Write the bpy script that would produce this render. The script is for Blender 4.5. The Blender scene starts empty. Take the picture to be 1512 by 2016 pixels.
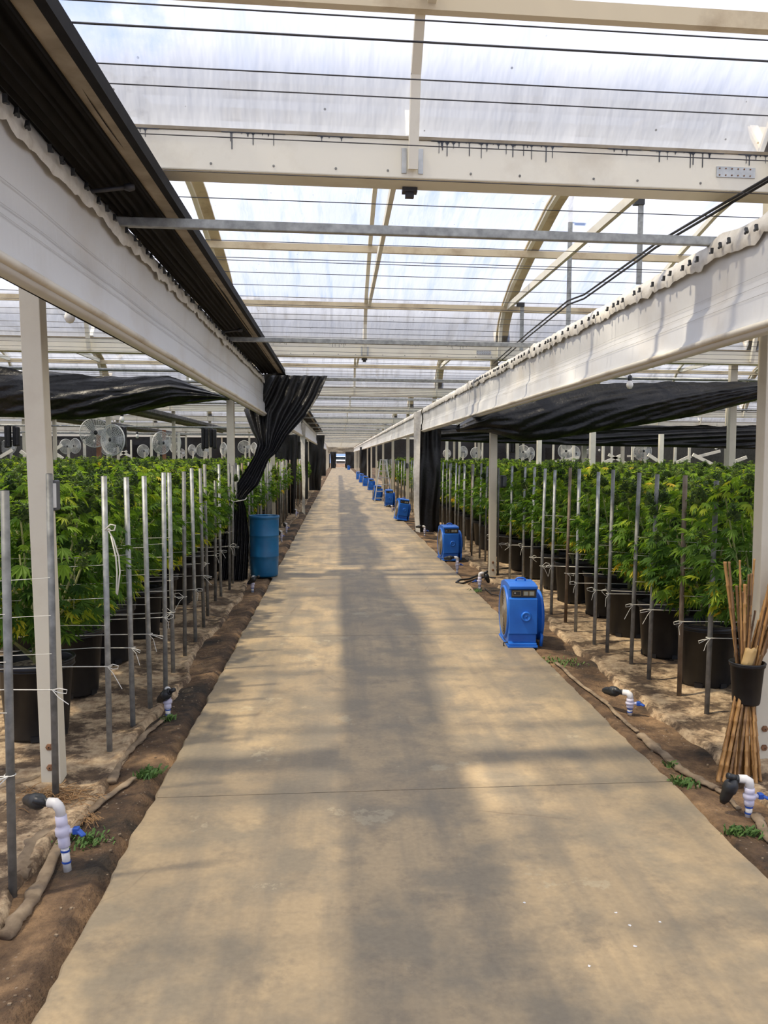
import bpy, math, random
from mathutils import Vector, Matrix, noise
random.seed(7)
R = random.random
def U(a, b): return a + (b - a) * R()
SC = bpy.context.scene
COL = SC.collection
# ------------------------------------------------------------------ camera
F, CX, CY, H = 1640.0, 756.0, 1008.0, 1.57          # focal length and centre in pixels of a 1512x2016 frame, eye height
VPX, VPY, ROLL = 666.0, 899.0, 0.007
dx, dy = VPX - CX, CY - VPY
c_, s_ = math.cos(ROLL), math.sin(ROLL)
ux, uy = dx * c_ - dy * s_, dx * s_ + dy * c_
PITCH = math.atan(uy / F)
YAW = math.atan(-ux * math.cos(PITCH) / F)
CD = Vector((math.sin(YAW) * math.cos(PITCH), math.cos(YAW) * math.cos(PITCH), -math.sin(PITCH)))
CR = CD.cross(Vector((0, 0, 1))).normalized()
CU = CR.cross(CD).normalized()
CR, CU = CR * c_ + CU * s_, CU * c_ - CR * s_
CAM = Vector((0, 0, H))
cd = bpy.data.cameras.new('camera'); cam = bpy.data.objects.new('camera', cd); COL.objects.link(cam)
cam.matrix_world = Matrix(((CR.x, CU.x, -CD.x, 0), (CR.y, CU.y, -CD.y, 0), (CR.z, CU.z, -CD.z, H), (0, 0, 0, 1)))
cd.sensor_fit = 'VERTICAL'; cd.sensor_height = 36.0; cd.lens = F / 2016 * 36.0
cd.clip_start = 0.05; cd.clip_end = 1000
SC.camera = cam
def ray(px, py): return CR * ((px - CX) / F) + CU * ((CY - py) / F) + CD
def onY(px, py, y): r = ray(px, py); return CAM + r * (y / r.y)
def onZ(px, py, z): r = ray(px, py); return CAM + r * ((z - H) / r.z)
def onX(px, py, x): r = ray(px, py); return CAM + r * (x / r.x)
def proj(p):
    v = Vector(p) - CAM; d = v.dot(CD)
    if d < 0.1: return None
    return (CX + F * v.dot(CR) / d, CY - F * v.dot(CU) / d)
# ------------------------------------------------------------------ sky, sun, exposure
SC.view_settings.view_transform = 'Standard'; SC.view_settings.look = 'None'
SC.view_settings.gamma = 1.0; SC.view_settings.use_curve_mapping = False
SC.view_settings.exposure = 0.38
SUNDIR = Vector((0.50, 0.12, -1.0)).normalized()
sd = bpy.data.lights.new('sun', 'SUN'); sun = bpy.data.objects.new('sun', sd); COL.objects.link(sun)
sd.energy = 9.5; sd.angle = math.radians(2.4); sd.color = (1.0, 0.88, 0.68)
sun.rotation_euler = SUNDIR.to_track_quat('-Z', 'Y').to_euler(); sun.location = (-6, -2, 14)
W = bpy.data.worlds.new('sky'); SC.world = W; W.use_nodes = True
wn, wl = W.node_tree.nodes, W.node_tree.links
wn.clear()
wo = wn.new('ShaderNodeOutputWorld'); wb = wn.new('ShaderNodeBackground'); wb.inputs[1].default_value = 1.0
wt = wn.new('ShaderNodeTexCoord'); wns = wn.new('ShaderNodeTexNoise'); wns.inputs['Scale'].default_value = 2.6
wns.inputs['Detail'].default_value = 7; wns.inputs['Roughness'].default_value = 0.6
wr = wn.new('ShaderNodeValToRGB'); wr.color_ramp.elements[0].position = 0.40; wr.color_ramp.elements[1].position = 0.64
wr.color_ramp.elements[0].color = (0.20, 0.38, 0.86, 1); wr.color_ramp.elements[1].color = (0.80, 0.85, 0.98, 1)
wl.new(wt.outputs['Generated'], wns.inputs['Vector']); wl.new(wns.outputs['Fac'], wr.inputs[0])
wl.new(wr.outputs[0], wb.inputs[0]); wl.new(wb.outputs[0], wo.inputs[0])

# ------------------------------------------------------------------ materials
MT = {}
class NT:
    def __init__(s, name):
        m = bpy.data.materials.new(name); m.use_nodes = True; s.m = m; s.t = m.node_tree; s.n = s.t.nodes; s.l = s.t.links
        s.n.clear(); s.out = s.n.new('ShaderNodeOutputMaterial'); MT[name] = m
    def add(s, t, **k):
        o = s.n.new('ShaderNode' + t)
        for a, v in k.items():
            if hasattr(o, a): setattr(o, a, v)
            else: o.inputs[a.replace('_', ' ')].default_value = v
        return o
    def coord(s, scale=(1, 1, 1), kind='Object'):
        c = s.add('TexCoord'); m = s.add('Mapping'); m.inputs['Scale'].default_value = scale
        s.l.new(c.outputs[kind], m.inputs[0]); return m.outputs[0]
    def noise(s, vec, scale, detail=4, rough=0.55):
        n = s.add('TexNoise'); n.inputs['Scale'].default_value = scale; n.inputs['Detail'].default_value = detail
        n.inputs['Roughness'].default_value = rough; s.l.new(vec, n.inputs['Vector']); return n.outputs['Fac']
    def ramp(s, fac, *st):
        r = s.add('ValToRGB'); e = r.color_ramp.elements
        while len(e) < len(st): e.new(0.5)
        for i, (p, c) in enumerate(st): e[i].position = p; e[i].color = tuple(c) + (1,) if not isinstance(c, (int, float)) else (c, c, c, 1)
        s.l.new(fac, r.inputs[0]); return r.outputs[0]
    def mix(s, fac, a, b, mode='MIX'):
        m = s.add('MixRGB', blend_type=mode)
        for i, v in enumerate((fac, a, b)):
            if isinstance(v, (int, float)): m.inputs[i].default_value = v
            elif isinstance(v, tuple): m.inputs[i].default_value = v + (1,)
            else: s.l.new(v, m.inputs[i])
        return m.outputs[0]
    def math(s, op, a, b=0.0):
        m = s.add('Math', operation=op)
        for i, v in enumerate((a, b)):
            if isinstance(v, (int, float)): m.inputs[i].default_value = v
            else: s.l.new(v, m.inputs[i])
        return m.outputs[0]
    def bsdf(s, col, rough=0.6, metal=0.0, bump=None, bs=0.3, bd=0.01, spec=None):
        b = s.add('BsdfPrincipled')
        for k, v in (('Base Color', col), ('Roughness', rough), ('Metallic', metal)):
            if isinstance(v, (int, float)): b.inputs[k].default_value = v
            elif isinstance(v, tuple): b.inputs[k].default_value = v + (1,)
            else: s.l.new(v, b.inputs[k])
        if spec is not None: b.inputs['Specular IOR Level'].default_value = spec
        if bump is not None:
            n = s.add('Bump'); n.inputs['Strength'].default_value = bs; n.inputs['Distance'].default_value = bd
            s.l.new(bump, n.inputs['Height']); s.l.new(n.outputs[0], b.inputs['Normal'])
        s.l.new(b.outputs[0], s.out.inputs[0]); return b
def simple(name, c1, c2, rough=0.6, metal=0.0, scale=6, bs=0.15, stretch=(1, 1, 1), lo=0.35, hi=0.7, bd=0.004, spec=None):
    t = NT(name); v = t.coord(stretch); n = t.noise(v, scale, 6)
    t.bsdf(t.ramp(n, (lo, c1), (hi, c2)), rough, metal, n, bs, bd, spec); return t.m

# concrete
t = NT('concrete'); v = t.coord()
big = t.noise(v, 0.55, 6, 0.6); mid = t.noise(v, 2.6, 7, 0.62); fine = t.noise(v, 45, 4)
vs = t.coord((3.0, 0.25, 1)); str_ = t.noise(vs, 1.6, 5)
base = t.ramp(big, (0.33, (0.29, 0.22, 0.135)), (0.52, (0.39, 0.29, 0.165)), (0.68, (0.50, 0.36, 0.195)))
grey = t.mix(t.ramp(mid, (0.44, 0.0), (0.60, 0.85)), base, (0.225, 0.185, 0.125))
st = t.mix(t.ramp(str_, (0.47, 0.0), (0.64, 0.65)), grey, (0.19, 0.16, 0.115))
st = t.mix(t.ramp(t.noise(v, 5.5, 8, 0.72), (0.52, 0.0), (0.66, 0.55)), st, (0.18, 0.145, 0.10))
sp = t.add('TexVoronoi'); sp.inputs['Scale'].default_value = 2.4; t.l.new(v, sp.inputs['Vector'])
spot = t.ramp(sp.outputs['Distance'], (0.0, 1.0), (0.028, 1.0), (0.036, 0.0))
spm = t.math('MULTIPLY', spot, t.ramp(t.noise(v, 1.1, 2), (0.55, 0.0), (0.60, 0.6)))
st = t.mix(spm, st, (0.10, 0.065, 0.045))
patch = t.ramp(t.noise(v, 1.9, 8, 0.7), (0.615, 0.0), (0.63, 0.45))
st = t.mix(patch, st, (0.44, 0.37, 0.24))
ck = t.add('TexVoronoi', feature='DISTANCE_TO_EDGE'); ck.inputs['Scale'].default_value = 1.7
dist = t.mix(0.22, v, t.add('TexNoise').outputs['Color']); t.l.new(dist, ck.inputs['Vector'])
ckm = t.math('MULTIPLY', t.ramp(ck.outputs['Distance'], (0.0, 1.0), (0.012, 0.0)), t.ramp(t.noise(v, 0.8, 3), (0.56, 0.0), (0.62, 0.5)))
st = t.mix(ckm, st, (0.13, 0.085, 0.05))
col = t.mix(0.16, st, t.ramp(fine, (0.3, (0.25, 0.25, 0.25)), (0.7, (0.75, 0.75, 0.75))), 'OVERLAY')
t.bsdf(col, 0.55, 0, t.mix(0.5, fine, mid), 0.06, 0.003)
# soil
t = NT('soil'); v = t.coord()
a = t.noise(v, 1.3, 6, 0.65); b = t.noise(v, 14, 6, 0.65); f = t.noise(v, 60, 3)
base = t.ramp(a, (0.40, (0.026, 0.018, 0.010)), (0.50, (0.105, 0.063, 0.032)), (0.62, (0.26, 0.165, 0.085)))
base = t.mix(0.6, base, t.ramp(b, (0.35, (0.25, 0.22, 0.2)), (0.7, (0.8, 0.76, 0.7))), 'OVERLAY')
vo = t.add('TexVoronoi'); vo.inputs['Scale'].default_value = 38; t.l.new(v, vo.inputs['Vector'])
peb = t.math('MULTIPLY', t.ramp(vo.outputs['Distance'], (0.12, 1.0), (0.2, 0.0)), t.ramp(t.noise(v, 3, 3), (0.52, 0.0), (0.62, 0.8)))
base = t.mix(peb, base, (0.42, 0.34, 0.25))
t.bsdf(base, 0.9, 0, t.mix(0.5, b, f), 1.0, 0.03)
# tan ground cloth with dirt
t = NT('ground_cloth'); v = t.coord()
a = t.noise(v, 3.0, 9, 0.72); b = t.noise(v, 16, 7, 0.7); f = t.noise(v, 90, 3)
tan = t.ramp(b, (0.36, (0.27, 0.175, 0.095)), (0.60, (0.55, 0.41, 0.25)))
dirt = t.ramp(a, (0.45, 1.0), (0.53, 0.0))
col = t.mix(dirt, tan, t.ramp(b, (0.35, (0.055, 0.034, 0.019)), (0.7, (0.17, 0.11, 0.06))))
t.bsdf(col, 0.92, 0, t.mix(0.4, b, f), 0.8, 0.02)
simple('sacking', (0.13, 0.09, 0.055), (0.36, 0.27, 0.17), 0.95, 0, 9, 0.5, bd=0.01)
# painted timber
def timber(name, c, dirtc, rough=0.55, amt=0.55):
    t = NT(name); v = t.coord(); a = t.noise(v, 2.1, 7, 0.65); b = t.noise(t.coord((6, 6, 1)), 5, 4)
    col = t.mix(t.math('MULTIPLY', t.ramp(a, (0.50, 0.0), (0.74, 1.0)), amt), c, dirtc)
    t.bsdf(col, rough, 0, t.mix(0.5, a, b), 0.12, 0.004)
timber('white_paint', (0.84, 0.80, 0.67), (0.46, 0.37, 0.25), amt=0.4)
timber('post_paint', (0.66, 0.60, 0.46), (0.40, 0.30, 0.21), amt=0.35)
timber('weathered_wood', (0.66, 0.56, 0.38), (0.28, 0.18, 0.09), 0.75, 0.85)
timber('red_wood', (0.30, 0.13, 0.065), (0.18, 0.07, 0.03), 0.7)
simple('seam_grey', (0.36, 0.35, 0.33), (0.50, 0.49, 0.46), 0.6)
timber('lip_dirty', (0.68, 0.64, 0.55), (0.30, 0.21, 0.12), 0.6, 0.8)
simple('rail_wood', (0.24, 0.20, 0.14), (0.40, 0.34, 0.25), 0.7, 0, 8)
simple('galvanised', (0.25, 0.26, 0.25), (0.44, 0.45, 0.43), 0.5, 0.45, 22, 0.1)
simple('galvanised_dull', (0.14, 0.14, 0.13), (0.30, 0.30, 0.275), 0.55, 0.35, 14, 0.15)
simple('rusty_pipe', (0.14, 0.095, 0.06), (0.28, 0.23, 0.17), 0.6, 0.4, 9, 0.2)
simple('black_wire', (0.03, 0.03, 0.035), (0.07, 0.07, 0.075), 0.5, 0.2)
simple('black_fold', (0.005, 0.005, 0.006), (0.013, 0.012, 0.012), 0.7, 0, 9, 0.3, spec=0.15)
simple('black_cable', (0.012, 0.012, 0.013), (0.025, 0.025, 0.026), 0.45)
# plastic sheets
t = NT('black_sheet'); v = t.coord(); a = t.noise(t.coord((1, 1, 1)), 7, 6, 0.6); b = t.noise(v, 28, 5)
t.bsdf(t.ramp(b, (0.3, (0.006, 0.006, 0.007)), (0.8, (0.018, 0.017, 0.016))), t.ramp(a, (0.3, 0.28), (0.7, 0.5)), 0, t.mix(0.35, a, b), 0.6, 0.025, 0.42)
t = NT('white_sheet'); v = t.coord(); a = t.noise(v, 1.6, 6, 0.6); b = t.noise(t.coord((1, 1.2, 0.35)), 12, 5)
col = t.mix(t.ramp(a, (0.50, 0.0), (0.78, 0.55)), (0.66, 0.66, 0.65), (0.48, 0.42, 0.34))
t.bsdf(col, 0.42, 0, t.mix(0.6, a, b), 0.25, 0.015)
simple('white_strip', (0.60, 0.56, 0.49), (0.78, 0.75, 0.68), 0.5, 0, 14, 0.5, bd=0.012)
# roof film, made whiter and less clear over the camera bay to soften direct sun
def film(name, k, td):
    t = NT(name)
    c = t.add('TexCoord'); v = c.outputs['Object']
    str1 = t.noise(t.coord((5.0, 0.55, 0.55)), 1.7, 5, 0.6); str2 = t.noise(t.coord((1.4, 0.5, 0.5)), 1.0, 5); sm = t.noise(v, 7, 4)
    sx = t.add('SeparateXYZ'); t.l.new(v, sx.inputs[0])
    clr = t.add('VectorMath', operation='DISTANCE'); t.l.new(v, clr.inputs[0]); clr.inputs[1].default_value = (-1.10, 3.42, 3.30)
    wob = t.math('ADD', clr.outputs['Value'], t.math('MULTIPLY', t.math('SUBTRACT', sm, 0.5), 0.9))
    cl = t.ramp(wob, (0.12, 0.65), (0.50, 0.0))
    base = t.math('ADD', t.ramp(str1, (0.50, 0.0), (0.72, 0.34)), t.ramp(str2, (0.3, 0.18), (0.75, 0.34)))
    fac = t.math('MINIMUM', t.math('ADD', t.math('MULTIPLY', base, k), cl), 0.93)
    spk = t.add('TexVoronoi'); spk.inputs['Scale'].default_value = 11; t.l.new(v, spk.inputs['Vector'])
    spm = t.math('MULTIPLY', t.ramp(spk.outputs['Distance'], (0.05, 1.0), (0.07, 0.0)), t.ramp(t.noise(v, 5, 2), (0.50, 0.0), (0.56, 0.8)))
    tr = t.add('BsdfTransparent'); tl = t.add('BsdfTranslucent'); tr.inputs[0].default_value = (0.97, 0.97, 0.97, 1)
    t.l.new(t.mix(spm, (0.305 * td, 0.325 * td, 0.375 * td), (0.06, 0.06, 0.06)), tl.inputs[0])
    bmp = t.add('Bump'); bmp.inputs['Strength'].default_value = 0.5; bmp.inputs['Distance'].default_value = 0.05
    t.l.new(t.noise(t.coord((2.2, 0.6, 0.6)), 2.0, 4), bmp.inputs['Height']); t.l.new(bmp.outputs[0], tl.inputs['Normal'])
    ms = t.add('MixShader'); t.l.new(fac, ms.inputs[0]); t.l.new(tl.outputs[0], ms.inputs[1]); t.l.new(tr.outputs[0], ms.inputs[2])
    t.l.new(ms.outputs[0], t.out.inputs[0])
film('roof_film', 1.0, 1.0); film('roof_film_white', 0.6, 1.22)
# plants
def leafmat(name, stops, trans=0.45):
    t = NT(name); at = t.add('Attribute', attribute_name='tint'); oi = t.add('ObjectInfo')
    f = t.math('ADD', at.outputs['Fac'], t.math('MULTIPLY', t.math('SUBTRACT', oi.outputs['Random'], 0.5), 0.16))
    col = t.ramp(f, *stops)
    b = t.add('BsdfPrincipled'); t.l.new(col, b.inputs['Base Color']); b.inputs['Roughness'].default_value = 0.55; b.inputs['Specular IOR Level'].default_value = 0.3
    tr = t.add('BsdfTranslucent'); t.l.new(t.mix(1.0, col, (1.5, 1.5, 0.7), 'MULTIPLY'), tr.inputs[0])
    m = t.add('MixShader'); m.inputs[0].default_value = trans; t.l.new(b.outputs[0], m.inputs[1]); t.l.new(tr.outputs[0], m.inputs[2])
    t.l.new(m.outputs[0], t.out.inputs[0])
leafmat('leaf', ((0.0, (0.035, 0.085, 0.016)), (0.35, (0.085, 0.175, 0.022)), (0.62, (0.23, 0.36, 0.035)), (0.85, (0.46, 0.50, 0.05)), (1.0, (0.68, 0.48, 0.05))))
leafmat('bud', ((0.0, (0.035, 0.065, 0.03)), (0.5, (0.085, 0.13, 0.05)), (1.0, (0.24, 0.30, 0.09))), 0.25)
simple('stem', (0.22, 0.24, 0.08), (0.36, 0.34, 0.14), 0.7)
simple('pot_plastic', (0.008, 0.008, 0.009), (0.022, 0.021, 0.020), 0.42, 0, 9, 0.1, lo=0.4, hi=0.85, spec=0.4)
simple('potting_soil', (0.06, 0.045, 0.03), (0.30, 0.25, 0.18), 0.95, 0, 45, 0.8, bd=0.02)
simple('string', (0.60, 0.58, 0.50), (0.78, 0.76, 0.68), 0.7)
simple('bamboo', (0.30, 0.145, 0.042), (0.50, 0.275, 0.088), 0.5, 0, 7, 0.1, (8, 8, 1))
simple('bamboo_dark', (0.12, 0.062, 0.025), (0.30, 0.165, 0.06), 0.55, 0, 7, 0.1, (8, 8, 1))
simple('cardboard', (0.48, 0.30, 0.10), (0.62, 0.42, 0.17), 0.5)
simple('blue_paint', (0.010, 0.115, 0.50), (0.020, 0.165, 0.62), 0.38, 0, 5, 0.08, spec=0.5)
simple('barrel_blue', (0.008, 0.115, 0.26), (0.012, 0.15, 0.33), 0.42, 0, 6, 0.08)
simple('dark_panel', (0.030, 0.028, 0.022), (0.06, 0.05, 0.04), 0.4)
simple('gauge_frame', (0.30, 0.23, 0.10), (0.45, 0.36, 0.18), 0.4, 0.5)
simple('gauge_face', (0.35, 0.36, 0.28), (0.55, 0.55, 0.45), 0.3)
simple('grille_metal', (0.24, 0.20, 0.15), (0.38, 0.33, 0.27), 0.4, 0.6)
simple('void_dark', (0.01, 0.01, 0.012), (0.03, 0.028, 0.025), 0.6)
simple('pvc', (0.62, 0.60, 0.58), (0.82, 0.80, 0.76), 0.4)
simple('pvc_lilac', (0.52, 0.50, 0.62), (0.68, 0.66, 0.76), 0.4)
simple('valve_blue', (0.015, 0.06, 0.30), (0.02, 0.09, 0.42), 0.4)
simple('abs_black', (0.010, 0.011, 0.012), (0.035, 0.037, 0.038), 0.4)
simple('bulb_glass', (0.78, 0.76, 0.70), (0.86, 0.84, 0.78), 0.15)
simple('fan_white', (0.62, 0.62, 0.58), (0.78, 0.78, 0.73), 0.45)
simple('aluminium', (0.55, 0.54, 0.50), (0.70, 0.69, 0.64), 0.35, 0.8)
simple('tar', (0.02, 0.025, 0.035), (0.06, 0.07, 0.09), 0.5)
simple('nail_plate', (0.36, 0.37, 0.37), (0.52, 0.53, 0.52), 0.4, 0.8, 15)
simple('rust', (0.16, 0.07, 0.03), (0.30, 0.15, 0.07), 0.8, 0, 20)
simple('car_white', (0.75, 0.76, 0.78), (0.82, 0.82, 0.83), 0.25)
simple('car_glass', (0.02, 0.03, 0.04), (0.04, 0.05, 0.06), 0.08)
simple('tyre', (0.015, 0.015, 0.015), (0.03, 0.03, 0.03), 0.8)
simple('straw', (0.22, 0.12, 0.05), (0.38, 0.23, 0.10), 0.9)
simple('grass', (0.06, 0.13, 0.025), (0.14, 0.24, 0.05), 0.7)
simple('mailbox_grey', (0.05, 0.055, 0.06), (0.10, 0.105, 0.11), 0.5)
simple('pale_film', (0.72, 0.74, 0.76), (0.84, 0.86, 0.88), 0.6)

# ------------------------------------------------------------------ mesh helpers
class MB:
    def __init__(s): s.v = []; s.f = []; s.t = []
    def face(s, pts, tint=None):
        n = len(s.v); s.v += [tuple(p) for p in pts]; s.f.append(tuple(range(n, n + len(pts))))
        if tint is not None: s.t += [tint] * len(pts)
        return s
    def box(s, c, d, M=None):
        x, y, z = d[0] / 2, d[1] / 2, d[2] / 2; n = len(s.v)
        for sx, sy, sz in ((-1, -1, -1), (1, -1, -1), (1, 1, -1), (-1, 1, -1), (-1, -1, 1), (1, -1, 1), (1, 1, 1), (-1, 1, 1)):
            p = Vector((sx * x, sy * y, sz * z))
            if M is not None: p = M @ p
            s.v.append((p.x + c[0], p.y + c[1], p.z + c[2]))
        for q in ((0, 3, 2, 1), (4, 5, 6, 7), (0, 1, 5, 4), (1, 2, 6, 5), (2, 3, 7, 6), (3, 0, 4, 7)): s.f.append(tuple(n + i for i in q))
        return s
    def bar(s, p0, p1, w, h, up=(0, 0, 1)):          # w across, h along up
        p0, p1 = Vector(p0), Vector(p1); d = (p1 - p0).normalized(); u = Vector(up)
        if abs(d.dot(u)) > 0.98: u = Vector((0, 1, 0))
        r = d.cross(u).normalized(); u = r.cross(d).normalized(); n = len(s.v)
        for p in (p0, p1):
            for a, b in ((-1, -1), (1, -1), (1, 1), (-1, 1)): s.v.append(tuple(p + r * (a * w / 2) + u * (b * h / 2)))
        for q in ((0, 1, 2, 3), (7, 6, 5, 4), (0, 4, 5, 1), (1, 5, 6, 2), (2, 6, 7, 3), (3, 7, 4, 0)): s.f.append(tuple(n + i for i in q))
        return s
    def tube(s, pts, r, n=8, caps=True, closed=False):
        pts = [Vector(p) for p in pts]; k = len(pts); b0 = len(s.v); prev = None
        for i, p in enumerate(pts):
            if closed: d = pts[(i + 1) % k] - pts[i - 1]
            else: d = pts[min(i + 1, k - 1)] - pts[max(i - 1, 0)]
            d = d.normalized() if d.length > 1e-9 else Vector((0, 0, 1))
            if prev is None:
                a = d.cross(Vector((0, 0, 1)) if abs(d.z) < 0.95 else Vector((0, 1, 0))).normalized()
            else:
                a = prev - d * prev.dot(d); a = a.normalized() if a.length > 1e-6 else d.cross(Vector((1, 0, 0.3))).normalized()
            prev = a; b = d.cross(a); rr = r[i] if isinstance(r, (list, tuple)) else r
            for j in range(n):
                an = 2 * math.pi * j / n; s.v.append(tuple(p + a * (rr * math.cos(an)) + b * (rr * math.sin(an))))
        for i in range(k if closed else k - 1):
            i2 = (i + 1) % k
            for j in range(n): s.f.append((b0 + i * n + j, b0 + i * n + (j + 1) % n, b0 + i2 * n + (j + 1) % n, b0 + i2 * n + j))
        if caps and not closed:
            s.f.append(tuple(b0 + j for j in reversed(range(n)))); s.f.append(tuple(b0 + (k - 1) * n + j for j in range(n)))
        return s
    def lathe(s, prof, n=24, M=None, caps=False):
        b0 = len(s.v)
        for r, z in prof:
            for j in range(n):
                a = 2 * math.pi * j / n; p = Vector((r * math.cos(a), r * math.sin(a), z))
                if M is not None: p = M @ p
                s.v.append(tuple(p))
        for i in range(len(prof) - 1):
            for j in range(n): s.f.append((b0 + i * n + j, b0 + i * n + (j + 1) % n, b0 + (i + 1) * n + (j + 1) % n, b0 + (i + 1) * n + j))
        if caps:
            s.f.append(tuple(b0 + j for j in reversed(range(n)))); e = b0 + (len(prof) - 1) * n; s.f.append(tuple(e + j for j in range(n)))
        return s
    def grid(s, rows, flip=False):
        b0 = len(s.v); m = len(rows[0])
        for r in rows: s.v += [tuple(p) for p in r]
        for i in range(len(rows) - 1):
            for j in range(m - 1):
                q = (b0 + i * m + j, b0 + i * m + j + 1, b0 + (i + 1) * m + j + 1, b0 + (i + 1) * m + j)
                s.f.append(q[::-1] if flip else q)
        return s
    def mesh(s, name, mat, smooth=False, off=None):
        me = bpy.data.meshes.new(name)
        vs = s.v if off is None else [(x - off[0], y - off[1], z - off[2]) for x, y, z in s.v]
        me.from_pydata(vs, [], s.f)
        if s.t and len(s.t) == len(s.v):
            at = me.attributes.new('tint', 'FLOAT', 'POINT'); at.data.foreach_set('value', s.t)
        if mat: me.materials.append(MT[mat])
        if smooth: me.polygons.foreach_set('use_smooth', [True] * len(me.polygons))
        me.update(); return me
    def build(s, name, mat, parent=None, smooth=False, world=False, bevel=0, auto=False):
        off = None
        if world and parent is not None:
            off = Vector(parent.location); q = parent.parent
            while q is not None: off += q.location; q = q.parent
        me = s.mesh(name, mat, smooth, off)
        o = bpy.data.objects.new(name, me); COL.objects.link(o)
        if parent is not None: o.parent = parent
        if bevel:
            b = o.modifiers.new('bevel', 'BEVEL'); b.width = bevel; b.segments = 2; b.limit_method = 'ANGLE'
        return o
def tag(o, label, cat, group=None, kind=None):
    o['label'] = label; o['category'] = cat
    if group: o['group'] = group
    if kind: o['kind'] = kind
    return o
def thing(name, label, cat, loc=(0, 0, 0), rz=0.0, group=None, kind=None):
    o = bpy.data.objects.new(name, None); COL.objects.link(o); o.empty_display_size = 0.1
    o.location = loc; o.rotation_euler = (0, 0, rz); return tag(o, label, cat, group, kind)
def kids(o): return [c for c in bpy.data.objects if c.parent == o]
def dup(o, loc=None, rz=None, label=None, group=None, parent=None, tree=None):
    c = o.copy(); COL.objects.link(c)
    if parent is not None: c.parent = parent
    if loc is not None: c.location = loc
    if rz is not None: c.rotation_euler = (0, 0, rz)
    if label: c['label'] = label
    if group: c['group'] = group
    for ch in (tree if tree is not None else o.children): dup(ch, parent=c)
    return c
def nz(x, y=0.0, z=0.0): return noise.noise(Vector((x, y, z)))

# ------------------------------------------------------------------ dimensions of the place
PL, PR = -0.845, 1.625                         # path edges
BAY = 6.8; B0 = 3.78                          # bay length, front face of the first roof beam
ROWS = [B0 + BAY * k for k in range(-1, 18)]  # roof beams, one between each two bays
ZB = 2.83                                     # underside of the beams
POSTX = [-14.6, -11.3, -8.0, -4.7, -1.42, 2.10, 5.35, 8.6, 11.9, 15.2]
XL, XR = -22.0, 24.0
LX, RX = -1.0, 1.78                           # white sheet panels along the path
YEND = ROWS[-1]
SKEW = 0.042                                  # the bays stand slightly askew to the path
# ------------------------------------------------------------------ floor
def coords(segs):
    out = []
    for a, b, st in segs:
        n = max(1, round((b - a) / st)); out += [a + (b - a) * i / n for i in range(n)]
    return out + [segs[-1][1]]
def gz(x, y):
    if PL - 0.02 < x < PR + 0.02: return -0.06
    d = (PL - x) if x < 0 else (x - PR)
    k = min(1.0, max(0, d) / 0.25)
    z = -0.012 - 0.02 * math.sin(min(1, d / 0.5) * math.pi) * k
    return z + k * (0.018 * nz(x * 2.3, y * 2.3) + 0.010 * nz(x * 7, y * 7, 3))
gx = coords([(-60, XL, 8), (XL, -3, 2.0), (-3, -0.8, 0.055), (-0.8, 1.6, 0.6), (1.6, 3.4, 0.055), (3.4, XR, 2.0), (XR, 60, 8)])
gy = coords([(-8, 1.8, 1.0), (1.8, 9, 0.055), (9, 20, 0.15), (20, 200, 3.0)])
MB().grid([[(x, y, gz(x, y)) for x in gx] for y in gy]).build('floor', 'soil', smooth=True)
o = tag(bpy.data.objects['floor'], 'bare brown soil ground under the greenhouse', 'ground', kind='structure')
path = thing('concrete_path', 'long straight beige concrete path between the two planted beds', 'path', (0.4, 0, 0), kind='structure')
js = [-3.0, 0.35] + [3.76 + 3.42 * i for i in range(36)]
for a, b in zip(js[:-1], js[1:]):
    n = 60 if b < 12 else (20 if b < 25 else 6); m = MB(); rows = []; lo = []
    for i in range(n + 1):
        y = a + 0.003 + (b - a - 0.006) * i / n
        xl = PL + 0.022 * nz(y * 1.3, 1) + 0.014 * nz(y * 6, 2) + 0.010 * nz(y * 19, 3); xr = PR + 0.02 * nz(y * 1.2, 5) + 0.012 * nz(y * 6, 7) + 0.009 * nz(y * 19, 8)
        xs = [xl, xl + 0.01, xl + 0.3, 0.4, xr - 0.3, xr - 0.01, xr]
        rows.append([(x, y, 0.0 if 0 < q < 6 else -0.012) for q, x in enumerate(xs)])
    m.grid(rows)
    for side in (0, 6): m.grid([[(r[side][0], r[side][1], -0.012) for r in rows], [(r[side][0], r[side][1], -0.08) for r in rows]], flip=side == 0)
    for r in (rows[0], rows[-1]): m.grid([r, [(p[0], p[1], -0.08) for p in r]], flip=r is rows[-1])
    m.build('concrete_slab', 'concrete', path, world=True)
# crumpled ground cloth on both beds
def cloth(side, label):
    def cx(y): return (-1.10 + 0.13 * nz(y * 0.8, 2) + 0.05 * nz(y * 3.1, 4)) if side < 0 else (1.98 + 0.14 * nz(y * 0.8, 12) + 0.05 * nz(y * 3.1, 14))
    rows = []
    for y in coords([(2.2, 9, 0.05), (9, 16, 0.11), (16, 60, 1.5)]):
        r = []
        for q in coords([(0, 0.08, 0.02), (0.08, 1.6, 0.055), (1.6, 6, 0.7)]):
            x = cx(y) + side * q
            z = gz(x, y) + 0.014 + 0.012 * max(0, nz(x * 3, y * 3, 9)) + 0.022 * max(0, nz(x * 1.3 + y * 1.7, y * 5, 2)) * min(1, q / 0.1) + 0.018 * math.exp(-((q - 0.03) / 0.03) ** 2)
            if q == 0: z = gz(x, y) - 0.004
            r.append((x, y, z))
        rows.append(r)
    o = MB().grid(rows, flip=side < 0).build('ground_cloth', 'ground_cloth', smooth=True)
    tag(o, label, 'ground cloth', kind='structure')
cloth(-1, 'dirty tan ground cloth under the pots on the blue barrel side of the path')
cloth(1, 'dirty tan ground cloth under the pots on the blue blower side of the path')

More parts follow.
